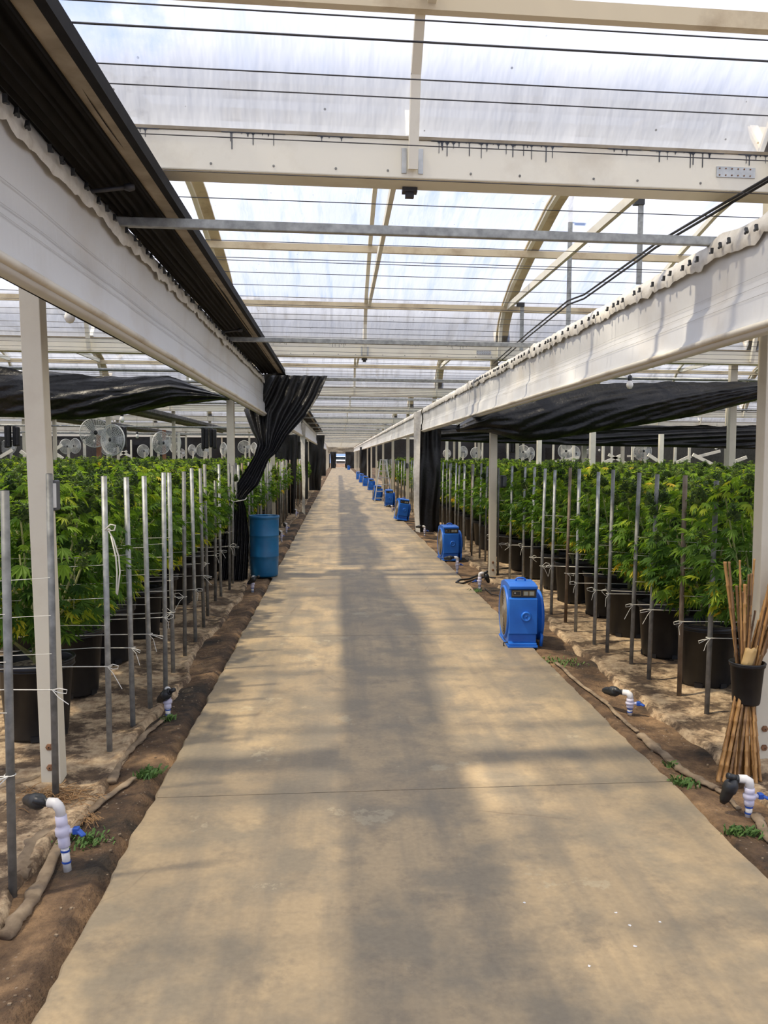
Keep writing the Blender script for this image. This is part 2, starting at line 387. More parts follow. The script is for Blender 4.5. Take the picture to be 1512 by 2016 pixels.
# ------------------------------------------------------------------ roof
def prof(k):                                   # arch over one bay, d = distance from the beam
    p = [(0.0, 0.20), (0.20, 0.44), (0.45, 0.62), (0.9, 0.79), (1.7, 0.99), (2.6, 1.18), (3.4, 1.27)]
    return p
def arch(y0):
    P = prof(0); a = [(y0 + d, ZB + z) for d, z in P]; b = [(y0 + BAY - d, ZB + z) for d, z in reversed(P[:-1])]
    return a + b
for i, y0 in enumerate(ROWS[:-1]):
    y0 = y0 + 0.085; ar = arch(y0)
    fine = []
    for (ya, za), (yb, zb) in zip(ar[:-1], ar[1:]):
        for k in range(3 if i < 3 else 1):
            s = k / (3 if i < 3 else 1); fine.append((ya + (yb - ya) * s, za + (zb - za) * s))
    fine.append(ar[-1])
    xs = coords([(XL, -4, 2), (-4, 5, 0.2 if i < 3 else 3), (5, XR, 2)])
    rows = [[(x, y, z + (0.05 if 0.3 < z - ZB else -0.015) + (0.012 * nz(x * 2.2, y * 1.1, z) if i < 3 else 0)) for x in xs] for y, z in fine]
    o = MB().grid(rows, flip=True).build('ceiling', 'roof_film_white' if i == 0 else 'roof_film', smooth=True)
    tag(o, 'milky translucent plastic roof film arched over one bay', 'roof film', 'roof film over the bays', 'structure')
RAFX = [-14.95, -13.25, -11.55, -9.85, -8.15, -6.45, -4.75, -3.05, -1.36, 0.33, 2.05, 3.75, 5.45, 7.15, 8.85, 10.55, 12.25, 13.95]
for i, y0 in enumerate(ROWS):
    # the beam across the whole house
    bt = thing('roof_beam', 'cream painted timber beam crossing over the path, streaked along its top', 'roof beam', (0.4, y0 + 0.085, ZB), group='timber beams between the roof bays', kind='structure')
    MB().box((0.4 + (XL + XR) / 2 - 0.4, y0 + 0.085, ZB + 0.085), (XR - XL, 0.17, 0.17)).build('timber', 'white_paint', bt, world=True, bevel=0.006)
    MB().box(((XL + XR) / 2, y0 + 0.085, ZB + 0.177), (XR - XL, 0.18, 0.014)).build('cap_strip', 'rail_wood', bt, world=True)
    if i in (1, 2):
        rr = random.Random(40 + i)
        for cxp, wdt, ln in ([(-1.05, .10, .05), (-.93, .22, .07), (-.38, .22, .10), (-.02, .10, .05), (.48, .06, .03), (.72, .55, .09), (1.32, .10, .04), (1.62, .30, .07), (2.0, .2, .05)] if i == 1 else [(-.7, .3, .05), (.0, .3, .05), (.9, .3, .05), (1.5, .3, .06)]):
            m = MB(); yy = y0 - 0.0025; zt = ZB + 0.172; k = max(2, int(wdt / 0.026)); 
            for q in range(k):
                x = cxp - wdt / 2 + wdt * q / k + rr.uniform(-.013, .013); l = ln * rr.uniform(0.05, 1.0) ** 2.6 + 0.006; w = rr.uniform(.0012, .0024)
                a_ = rr.uniform(.008, .017); h_ = min(l * .6, rr.uniform(.008, .02))
                m.face([(x - a_, yy, zt), (x + a_, yy, zt), (x + w, yy, zt - h_), (x + w, yy, zt - l), (x, yy, zt - l - .004), (x - w, yy, zt - l), (x - w, yy, zt - h_)][::-1])
            m.bar((cxp - wdt / 2 - .03, yy, zt - 0.001), (cxp + wdt / 2 + .03, yy, zt - 0.001), 0.008, 0.004, (0, 1, 0))
            m.build('tar_drip', 'tar', bt, world=True)
        for q in range(11):                        # nail heads along the beam
            x = -0.9 + q * 0.29 + rr.uniform(-.05, .05)
            MB().lathe([(0.0055, 0), (0.0055, 0.003), (0.001, 0.004)], 8, Matrix.Translation((x, y0, ZB + 0.03)) @ Matrix.Rotation(math.pi / 2, 4, 'X')).build('nail_head', 'galvanised_dull', bt, world=True)
        pl = MB().box((1.86, y0 - 0.003, ZB + 0.085), (0.19, 0.005, 0.048)).build('nail_plate', 'nail_plate', bt, world=True)
        for q in range(12): MB().lathe([(0.004, 0), (0.003, 0.003)], 6, Matrix.Translation((1.78 + 0.03 * (q % 6), y0 - 0.006, ZB + 0.07 + 0.03 * (q // 6))) @ Matrix.Rotation(math.pi / 2, 4, 'X'), True).build('plate_nail', 'rust', pl, world=True)
        for dxp in (-0.036, 0.036):
            MB().box((0.33 + dxp * 1.05, y0 - 0.004, ZB + 0.075), (0.022, 0.006, 0.11)).build('rafter_bracket', 'nail_plate', bt, world=True)
        MB().box((0.33, y0 + 0.14, ZB - 0.012), (0.07, 0.05, 0.02)).box((0.33, y0 + 0.14, ZB - 0.03), (0.04, 0.03, 0.03)).build('hanger_clip', 'black_wire', bt, world=True)
for i, y0 in enumerate(ROWS[:-1]):
    y0 = y0 + 0.085; ar = arch(y0)
    for x in (RAFX if i < 7 else RAFX[5:14]):
        if i == 0 and not (-3.2 < x < 4): continue
        wide = i < 7 and RAFX.index(x) % 2 == 0
        rf = thing('roof_rafter', 'slim cream arched rafter under the roof film' if not wide else 'arched rafter backed by a wide brown weathered board', 'rafter', (x, y0, ZB + 0.1), group='plain arched rafters' if not wide else 'wide backed arched rafters', kind='structure')
        m = MB(); ar2 = ar[:-2] + [(y0 + BAY - 0.22, ZB + 0.40), (y0 + BAY - 0.115, ZB + 0.03)]
        for (ya, za), (yb, zb) in zip(ar2[:-1], ar2[1:]): m.bar((x, ya, za), (x, yb, zb), 0.042, 0.05)
        m.build('rafter_arch', 'white_paint', rf, world=True)
        if wide:
            m = MB()
            for (ya, za), (yb, zb) in zip(ar[:-1], ar[1:]): m.bar((x + 0.045, ya, za + .02), (x + 0.045, yb, zb + .02), 0.16, 0.02)
            m.build('backing_board', 'weathered_wood', rf, world=True)
        if i < 6: MB().bar((x + 0.04, y0 + 0.45, ZB + 0.60), (x + 0.04, y0 + BAY - 0.45, ZB + 0.60), 0.035, 0.07).build('collar_tie', 'white_paint', rf, world=True)
    for d in (0.45, 1.7, BAY - 1.7, BAY - 0.45):
        if i == 0 and d < 3: continue
        z = ZB + (0.62 if d in (0.45, BAY - 0.45) else 0.99) - 0.045
        o = MB().box(((XL + XR) / 2, y0 + d, z), (XR - XL, 0.045, 0.07)).build('roof_purlin', 'weathered_wood')
        tag(o, 'long weathered timber purlin running across the rafters', 'purlin', 'timber purlins under the roof film', 'structure')
# support wires across the house below the beams
wy = [2.30, 2.42, 2.66, 2.80, 3.22, 3.62, 3.98, 4.40] + [4.75, 5.15, 5.22, 5.55, 5.95]
y = 6.4
while y < 48: wy.append(y + U(-.07, .07)); y += 0.36 if y < 17 else 0.85
for q, y in enumerate(wy):
    r = 0.0034 if q in (1,) else 0.0023
    if y > 15: r = 0.004
    o = MB().tube([(XL, y, ZB - 0.055), (0.4, y, ZB - 0.06), (XR, y, ZB - 0.055)], r, 5).build('support_wire', 'black_wire')
    tag(o, 'thin dark support wire stretched across the house just below the beams', 'wire', 'support wires under the roof')
# galvanised spreader bars from panel to panel
BARY = [3.85 + 3.74 * k for k in range(0, 16)]
for y in BARY:
    m = MB().box(((LX + RX) / 2, y, 2.612), (RX - LX + 0.1, 0.034, 0.042)).build('spreader_bar', 'galvanised', bevel=0.004)
    tag(m, 'square galvanised bar spanning the path between the tops of the white panels', 'bar', 'galvanised bars across the path')
# long horizontal service pipes in the side bays
for y, z in ((11.6, 2.72), (12.6, 2.66), (18.3, 2.70), (24.0, 2.37), (31.0, 2.37), (38, 2.5)):
    for xa, xb in ((-16, -1.5), (2.2, 17)):
        o = MB().tube([(xa, y, z), (xb, y, z)], 0.022, 8).build('curtain_pipe', 'galvanised', smooth=True)
        tag(o, 'round steel curtain pipe running crosswise under the roof of a side bay', 'pipe', 'crosswise curtain pipes')
# hanging galvanised struts on the blower side
for px, py0, py1, y in ((1262, 398, 560, 7.2), (1124, 388, 640, 8.6), (1028, 600, 690, 10.2)):
    a, b = onY(px, py0, y), onY(px + 2, py1, y)
    st = thing('hanger_strut', 'thin vertical galvanised strut hanging beside the slanting cables', 'strut', (a.x, a.y, b.z), group='galvanised hanger struts')
    MB().box((a.x, y, (a.z + b.z) / 2), (0.045, 0.012, a.z - b.z)).build('strip', 'galvanised', st, world=True)
    MB().box((a.x - 0.02, y, a.z), (0.09, 0.05, 0.05)).build('black_cap', 'abs_black', st, world=True)
# slack black cables above the right panel
for off in (0.0, 0.03):
    pts = [onZ(1512 + 60, 315 + off * 200, 2.79)] + [onZ(px, py + off * 260, 2.79) for px, py, yy in ((1400, 415, 4.6), (1290, 480, 5.3), (1260, 502, 5.6), (1150, 580, 6.9), (1118, 592, 7.3), (1040, 655, 9.0), (972, 715, 11.0))]
    o = MB().tube(pts, 0.007, 6).build('overhead_cable', 'black_cable', smooth=True)
    tag(o, 'slack black power cable slung above the white panel', 'cable', 'paired cables above the panel')

# ------------------------------------------------------------------ posts
def post(x, y, name, label, lean=0.0, w=0.092, mat='post_paint', top=3.0, group=None, bolts=False):
    p = thing(name, label, 'post', (x, y, -0.03), group=group, kind='structure')
    m = MB(); a = Vector((lean, 0, top + 0.03)); n0 = len(m.v)
    m.bar((0, 0, 0), a, w, w, (0, 1, 0)); m.build('timber', mat, p, bevel=0.004)
    if bolts:
        for z in (0.11, 0.21): MB().lathe([(0.017, 0), (0.017, 0.008), (0.004, 0.012)], 6, Matrix.Translation((lean * z / 3, -w / 2, z)) @ Matrix.Rotation(math.pi / 2, 4, 'X')).build('bolt', 'rust', p)
    return p
for k, y0 in enumerate(ROWS):
    if k == 0: continue
    for x in POSTX:
        y = y0 + 0.17 + 0.046 + 0.02 + SKEW * (x + 1.4)
        px_ = x + {-1.42: 0.055, 2.10: 0.11 if k == 1 else -0.04}.get(x, 0)
        if abs(x) > 9 and k > 5: continue
        q = proj((x, y, 1.4))
        if q is None or q[0] < -80 or q[0] > 1600: continue
        near = k == 1
        if x == -1.42: lab = 'white timber post with bolts at its foot, the black curtain nowhere near it' if near else 'white timber post in the row along the blue barrel side of the path'
        elif x == 2.10: lab = 'white timber post with bamboo canes leaning on it' if near else 'white timber post in the row behind the blue blowers'
        else: lab = 'white timber roof post standing among the plants away from the path'
        if near and x == -1.42: lab = 'white timber post with two bolts at its foot and a steel stake against it'
        post(px_, y, 'roof_post', lab, {-1.42: -0.075, 2.10: -0.02}.get(x, -0.03) if near else -0.02, group=None if (near and x in (-1.42, 2.10)) else ('barrel side posts' if x == -1.42 else 'blower side posts' if x == 2.10 else 'inner posts'), bolts=(near or k == 2))

# ------------------------------------------------------------------ white sheet panels along the path
def panel(side, ya, yb, label, clips=0, ztop=2.60, zlip=2.10):
    x0 = LX if side < 0 else RX
    p = thing('plastic_valance', label, 'valance', (x0, ya, zlip), group=None)
    n = max(4, int((yb - ya) / (0.12 if clips else 0.6))); s = -side     # s points to the path
    pr = [(0.000, ztop), (0.006, ztop - 0.10), (0.0, ztop - 0.2), (0.004, zlip + 0.20), (0.026, zlip + 0.165), (0.028, zlip + 0.075), (0.040, zlip + 0.055), (0.046, zlip + 0.02), (0.036, zlip), (0.0, zlip - 0.004), (-0.03, zlip + 0.012)]
    rows = []
    for i in range(n + 1):
        y = ya + (yb - ya) * i / n
        rows.append([(x0 + s * (d + (0.010 * nz(y * 1.6, z * 3, side) if 1 <= j <= 3 else 0)), y, z + 0.006 * nz(y * 0.7, side)) for j, (d, z) in enumerate(pr)])
    MB().grid(rows, flip=side > 0).build('sheet', 'white_sheet', p, smooth=True, world=True)
    MB().grid([[(x0 - s * 0.035, ya + (yb - ya) * i / n, zlip + 0.01), (x0 - s * 0.035, ya + (yb - ya) * i / n, ztop - 0.02)] for i in (0, n)], flip=side > 0).build('black_backing', 'black_sheet', p, world=True)
    for zz, dd in ((ztop - 0.22, 0.006), (zlip + 0.205, 0.008), (zlip + 0.16, 0.029)):
        MB().grid([[(x0 + s * (dd + 0.003 + (0.010 * nz(y * 1.6, zz * 3, side) if dd < .01 else 0)), y, zz + q * 0.0022 + 0.006 * nz(y * 0.7, side)) for q in (0, 1)] for y in [ya + (yb - ya) * i / n for i in range(n + 1)]], flip=side > 0).build('seam', 'seam_grey', p, world=True)
    MB().tube([(x0 + s * 0.044, ya + (yb - ya) * i / n, zlip + 0.030 + 0.006 * nz((ya + (yb - ya) * i / n) * 0.7, side)) for i in range(n + 1)], 0.016, 8).build('lip', 'lip_dirty', p, smooth=True, world=True)
    # folded over top strip, wavy, held by clips
    rows = []
    n2 = max(6, int((yb - ya) / (0.035 if clips else 0.25)))
    for i in range(n2 + 1):
        y = ya + (yb - ya) * i / n2; w = 0.018 * nz(y * 3.5, side, 3) + 0.020 * nz(y * 13, side, 1); lift = 0.02 * math.exp(-((((y - BARY[0]) % 3.74) - 0.0) / 0.10) ** 2) + 0.02 * math.exp(-((((y - BARY[0]) % 3.74) - 3.74) / 0.10) ** 2)
        o_ = 0.02 + 0.012 * nz(y * 8, 5, side)
        rows.append([(x0 - s * 0.05, y, ztop + 0.012 + lift), (x0 + s * 0.005, y, ztop + 0.035 + lift + w * .4), (x0 + s * o_, y, ztop + 0.0 + w * .3), (x0 + s * (o_ + 0.012), y, ztop - 0.04 + w), (x0 + s * (o_ + 0.006), y, ztop - 0.066 + w * 1.4)])
    MB().grid(rows, flip=side > 0).build('folded_top_strip', 'white_strip', p, smooth=True, world=True)
    for yr in ROWS:
        if ya < yr + 0.2 < yb: MB().box((x0 - s * 0.17, yr + 0.2, zlip + 0.3), (0.30, 0.04, 0.05)).build('bracket', 'weathered_wood', p, world=True)
    rr = random.Random(int(ya * 10) + side)
    y = max(ya, 1.6) + 0.1; c = 0; first = None
    while c < clips and y < yb:
        if first is None:
            first = MB().box((0, 0, 0), (0.012, 0.010, 0.026)).box((s * 0.005, 0, -0.010), (0.008, 0.020, 0.008)).build('sheet_clip', 'abs_black', p); o = first
        else: o = dup(first, parent=p)
        o.location = (s * 0.047, y - ya, ztop - 0.022 - zlip + rr.uniform(-.006, .006)); o.rotation_euler = (rr.uniform(-.5, .5), 0, 0)
        y += rr.choice((0.085, 0.16, 0.20, 0.12)); c += 1
    return p
YC = 11.25                                       # where the gathered black curtain hangs
panel(-1, 0.4, YC - 0.06, 'long white sheet panel overhead with black clips, ending at the gathered black curtain', 60)
panel(-1, 11.75, 22.6, 'white sheet panel overhead between the gathered black curtain and the dangling white strip', 0)
panel(-1, 23.2, 38, 'white sheet panel overhead past the dangling white strip', 0)
panel(-1, 38.6, 70, 'most distant white sheet panel above the barrel side of the path', 0)
panel(1, 0.8, 17.5, 'long white sheet panel overhead with black clips, above the nearest blue blowers', 70, 2.56, 2.09)
panel(1, 17.75, 62, 'long white sheet panel overhead above the ladder and the tail of the blower row', 0, 2.56, 2.09)
panel(1, 62.5, 95, 'most distant white sheet panel above the blower side of the path', 0, 2.56, 2.09)
# curtain bundle and its rail on the left
def bundle(ya, yb, lab, labr):
    rows = []; n = int((yb - ya) / 0.2)
    for i in range(n + 1):
        y = ya + (yb - ya) * i / n; r = []
        for q in range(29):
            s = q / 28; x = LX - 0.02 + 0.25 * s
            z = 2.665 + 0.02 * s + 0.022 * math.sin(q * 1.55 + 1.5 * nz(y * 0.5, q * 0.11)) - 0.02 * math.sin(s * math.pi) + 0.012 * nz(y * 1.6, q * .5)
            r.append((x, y, z))
        rows.append(r)
    p = thing('folded_blackout_curtain', lab, 'curtain', (LX, ya, 2.6))
    MB().grid(rows, flip=True).build('underside_folds', 'black_fold', p, smooth=True, world=True)
    MB().grid([[(x, y, z + 0.09) for x, y, z in r[::7]] for r in rows[::4]]).build('top_layer', 'black_sheet', p, smooth=True, world=True)
    rl = thing('curtain_rail', labr, 'rail', (-0.76, ya, 2.64))
    MB().box((-0.765, (ya + yb) / 2, 2.68), (0.062, yb - ya, 0.03)).build('timber', 'rail_wood', rl, world=True)
    MB().box((-0.718, (ya + yb) / 2, 2.68), (0.03, yb - ya, 0.05)).build('black_edge', 'black_fold', rl, world=True)
    MB().box((-0.80, (ya + yb) / 2, 2.675), (0.008, yb - ya, 0.04)).build('black_edge', 'black_fold', rl, world=True)
    y = BARY[0] - 0.42
    while y < min(yb, 20):
        if y > ya: MB().tube([(LX - 0.02, y, 2.605), (-0.83, y, 2.63)], 0.009, 8).lathe([(0.012, -0.02), (0.018, 0), (0.012, 0.02)], 8, Matrix.Translation((-0.83, y, 2.63)) @ Matrix.Rotation(math.pi / 2, 4, 'Y'), True).build('bracket', 'black_wire', rl, world=True, smooth=True)
        y += 3.74
bundle(0.3, 11.15, 'black blackout curtain folded in long pleats behind the nearest white panel', 'tan and black curtain rail running beside the folded curtain before the gathered curtain')
bundle(11.8, 37.5, 'black blackout curtain folded behind the panel beyond the gathered curtain', 'tan and black curtain rail beyond the gathered curtain')
for x, ya, yb in ((-4.75, 13.5, 36), (-8.1, 22, 44), (5.4, 20, 40)):
    o = MB().box((x, (ya + yb) / 2, 2.62), (0.30, yb - ya, 0.10)).box((x + 0.17, (ya + yb) / 2, 2.66), (0.05, yb - ya, 0.12)).build('folded_side_curtain', 'black_sheet', bevel=0.02)
    tag(o, 'black folded curtain running lengthwise under the roof over a bed', 'curtain', 'folded curtains over the beds')
    o = MB().box((x - 0.19, (ya + yb) / 2, 2.56), (0.05, yb - ya, 0.05)).build('side_rail', 'rail_wood')
    tag(o, 'wooden rail alongside a folded curtain over a bed', 'rail', 'rails over the beds')

# ------------------------------------------------------------------ black sheet curtains
def lerp(a, b, t): return a + (b - a) * t
def interp(tab, t):                              # tab of tuples, first entry is the key
    for a, b in zip(tab[:-1], tab[1:]):
        if t <= b[0] or b is tab[-1]:
            s = (t - a[0]) / (b[0] - a[0]); s = max(0, min(1, s)); return [lerp(x, y, s) for x, y in zip(a[1:], b[1:])]
# gathered curtain: (row, left px, left py, right px, right py, depth, pleat)
GC = [(0, 508, 738, 645, 740, 11.25, .055), (1, 492, 775, 628, 779, 11.2, .06), (2, 480, 808, 603, 818, 11.12, .06), (3, 496, 850, 566, 858, 11.0, .06), (4, 508, 872, 545, 891, 10.93, .05),
      (5, 500, 898, 529, 905, 10.85, .045), (6, 482, 928, 517, 935, 10.78, .045), (7, 464, 955, 508, 955, 10.7, .05), (8, 457, 972, 490, 972, 10.66, .04), (9, 456, 986, 479, 986, 10.62, .03),
      (10, 452, 1002, 484, 1000, 10.6, .04), (11, 440, 1055, 490, 1055, 10.58, .05), (12, 434, 1105, 489, 1105, 10.56, .055), (13, 428, 1148, 487, 1148, 10.55, .06)]
rows = []
for i in range(53):
    t = i / 4; lx, ly, rx, ry, yy, pa = interp(GC, t); r = []
    for j in range(61):
        s = j / 60; w = math.sin(s * 42 + 2.5 * nz(t * .25, s * 3) + 0.6 * nz(t, s)) * pa * 0.5 + pa * 0.9 * nz(s * 5 + 3, t * 0.35, 2)
        p = onY(lerp(lx, rx, s), lerp(ly, ry, s) + (2 * nz(s * 14, 1) if i == 0 else 0), yy + w)
        if i == 52: p.z = 0.0
        r.append(p)
    rows.append(r)
MB().grid(rows).build('gathered_curtain', 'black_sheet', smooth=True)
tag(bpy.data.objects['gathered_curtain'], 'shiny black plastic curtain gathered and tied back to a post behind the blue barrel', 'curtain')
o = MB().tube([onY(446, 985, 10.52), onY(460, 988, 10.45), onY(482, 984, 10.48), onY(486, 980, 10.7), onY(470, 979, 10.78), onY(446, 985, 10.75)], 0.006, 6, closed=True).build('tie_cord', 'string', smooth=True)
tag(o, 'pale cord tying the gathered black curtain to its post', 'cord')
# rolled swags under the roof of the side bays
def swag(tab, y, label, seed, bulge=0.22, fan=(0.0, 0.3), name='curtain_swag'):
    rows = []; x0, x1 = tab[0][0], tab[-1][0]; NX = 110; NV = 26
    for v in range(NV + 1):
        s = v / NV; r = []
        for u in range(NX + 1):
            t = u / NX; px = lerp(x0, x1, t); tp, bt = interp(tab, px)
            conv = s * (0.6 + 1.3 * t) + 0.9 * t
            w = bulge * math.sin(s * math.pi) + 0.085 * nz(conv * 6.5 + seed, t * 0.7, seed) + 0.022 * nz(s * 16 + seed, t * 5 + s * 3, 4)
            if s > 0.8: w += 0.05 * math.sin((s - 0.8) / 0.2 * math.pi)
            py = lerp(tp, bt, s) + (3 * nz(px * 0.03, seed, 8) if v in (0, 1) else 0)
            r.append(onY(px, py, y - w))
        rows.append(r)
    # back of the roll
    back = [[p + Vector((0, 0.12 + 2.0 * (y - p.y) * 0.4 + 0.06, 0)) if 0 < k < NV else p + Vector((0, 0.02, 0)) for p in rw] for k, rw in enumerate(rows)]
    m = MB().grid(rows, flip=False); m.grid(back[::5] if len(back[::5]) > 1 else back, flip=True)
    o = m.build(name, 'black_sheet', smooth=True); tag(o, label, 'curtain'); return o
swag([(-60, 716, 820), (0, 721, 821), (53, 733, 822), (103, 731, 826), (167, 738, 826), (236, 742, 817), (333, 740, 799), (432, 776, 786), (452, 782, 788)], 10.75, 'black plastic curtain rolled into a sagging swag behind the post with the bolted foot', 3)
swag([(905, 835, 850), (968, 800, 852), (1025, 785, 869), (1078, 768, 866), (1156, 757, 853), (1288, 752, 833), (1375, 752, 818), (1492, 752, 788)], 10.75, 'black plastic curtain rolled into a heavy swag with a light bulb hanging in front', 11)
swag([(858, 836, 868), (960, 838, 872), (1060, 836, 874), (1156, 837, 878), (1300, 838, 880), (1476, 838, 884), (1620, 838, 886)], 17.55, 'flat black plastic curtain band hanging beyond the heavy swag', 21, 0.10)
# side of the doorway hung in black beside the path, white strip on its edge
def drape(name, pl, pr, y, ztop, zbot, mat, label, amp=0.05, freq=30, taper=1.0, seed=0.0, cat='curtain'):
    rows = []
    for i in range(31):
        t = i / 30; r = []
        for j in range(41):
            s = j / 40; c = (pl + pr) / 2; hw = (pr - pl) / 2 * lerp(1, taper, t)
            x = c + (s * 2 - 1) * hw + 0.02 * nz(t * 3, seed)
            r.append((x, y + amp * math.sin(s * freq + 2 * nz(t * 2, s * 2, seed)) * 0.5 + amp * nz(s * 4, t * 2.5, seed), lerp(ztop, zbot, t)))
        rows.append(r)
    o = MB().grid(rows).build(name, mat, smooth=True); return tag(o, label, cat)
drape('door_curtain', 1.60, 2.14, 17.35, 2.16, 0.0, 'black_sheet', 'tall black plastic curtain hanging to the ground beside the second blue blower', 0.06, 16, 0.95, 2)
o = MB().grid([[(1.56 - 0.05 * s + 0.03 * nz(t * 2, 3) + 0.06 * t * t * t, 17.28 + 0.02 * math.sin(t * 8), lerp(2.50, 0.02, t)), (1.70 - 0.03 * t + 0.04 * t ** 6, 17.24, lerp(2.52, 0.0, t))] for t in [i / 24 for i in range(25)] for s in (0.0,)]).build('white_sheet_strip', 'white_strip', smooth=True)
tag(o, 'narrow white plastic strip hanging down the edge of the tall black curtain', 'strip')
drape('side_curtain', -1.72, -1.10, 22.7, 2.15, 0.02, 'black_sheet', 'crumpled black curtain hanging behind the dangling white strip', 0.09, 12, 0.8, 5)
o = MB().grid([[(-0.98 - 0.02 * math.sin(t * 6), 22.35, lerp(2.45, 0.1, t)), (-0.86 + 0.10 * t * t - 0.05 * math.sin(t * 3) - 0.28 * max(0, t - .6), 22.3, lerp(2.42, 0.0, t))] for t in [i / 24 for i in range(25)]]).build('white_sheet_strip', 'white_strip', smooth=True)
tag(o, 'white plastic strip dangling crookedly over the barrel side of the path edge', 'strip')
drape('side_curtain', -1.9, -0.62, 38.3, 2.55, 0.02, 'black_sheet', 'black curtain hanging by the path past the crooked white strip', 0.15, 12, 0.7, 7)
drape('side_curtain', -2.4, -1.1, 30.5, 2.1, 0.02, 'black_sheet', 'black curtain hung between posts behind the crooked white strip', 0.12, 14, 1, 8)
drape('side_curtain', 1.6, 2.5, 62.2, 2.3, 0.0, 'black_sheet', 'black curtain hanging at the far end of the blower row', 0.1, 10, 1, 9)
drape('side_curtain', -2.0, -1.0, 68, 2.5, 0.0, 'black_sheet', 'distant black curtain on the barrel side near the truck opening', 0.1, 10, 1, 19)
# far cross bands and hanging bundles over the beds
for y in (58.3,):
    for xa, xb, sd, zt_ in ((XL + .1, -1.6, 1, 2.83), (2.2, XR - .1, 2, 2.83)):
        o = MB().grid([[(lerp(xa, xb, j / 30), y + 0.06 * math.sin(j * 1.7 + i), lerp(zt_, 1.3, i / 5) + 0.04 * nz(j * .6, i, sd)) for j in range(31)] for i in range(6)]).build('cross_curtain', 'black_sheet', smooth=True)
        tag(o, 'black curtain band hung crosswise above the %s side plants beyond the fans' % ('barrel' if xa < 0 else 'blower'), 'curtain')
for x, sn in ((-13.5, 'barrel'), (14.5, 'blower')):
    o = MB().grid([[(x + 0.05 * math.sin(j * 1.9 + i), lerp(14, 58, j / 40), lerp(2.28, 0.02, i / 5) + 0.03 * nz(j * .5, i)) for j in range(41)] for i in range(6)]).build('lengthwise_curtain', 'black_sheet', smooth=True)
    tag(o, 'long black curtain hung lengthwise behind the far plants on the %s side' % sn, 'curtain')
for px, y in ((32, 24.0), (238, 24.0), (412, 24.0), (1010, 31)):
    c = onY(px, 860, y); m = MB(); y += SKEW * (c.x + 1.4)
    for q in range(4): m.box((c.x - 0.16 + q * 0.11, y + U(-.06, .06), 2.06 + U(-.02, .02)), (0.10, 0.14, 0.62 + U(-.1, .05)))
    o = m.build('curtain_bundle', 'black_sheet', bevel=0.03); tag(o, 'black curtain bunched into a short hanging bundle above the plants', 'curtain', 'hanging curtain bundles')

# ------------------------------------------------------------------ blue barrel
bp = onZ(518, 1138, 0.0); br = thing('barrel', 'blue plastic drum with two ribs standing at the path edge', 'barrel', (bp.x, bp.y + 0.19, 0.0))
pf = [(0.150, 0.0), (0.172, 0.006), (0.180, 0.03), (0.184, 0.20), (0.187, 0.262), (0.192, 0.27), (0.187, 0.278), (0.188, 0.50), (0.1885, 0.532), (0.194, 0.54), (0.1885, 0.548), (0.190, 0.74), (0.192, 0.765), (0.199, 0.77), (0.199, 0.79), (0.186, 0.79), (0.182, 0.75), (0.175, 0.05), (0.0005, 0.045)]
MB().lathe(pf, 40).build('body', 'barrel_blue', br, smooth=True)
MB().tube([(0.19 * math.cos(a), 0.19 * math.sin(a), 0.792) for a in [k * math.pi / 20 for k in range(40)]], 0.008, 6, closed=True).build('rim', 'barrel_blue', br, smooth=True)
MB().tube([(-0.195 + 0.012 * math.sin(k * .9), -0.03, 0.66 - k * 0.066) for k in range(11)], 0.004, 5).build('hanging_string', 'string', br, smooth=True)

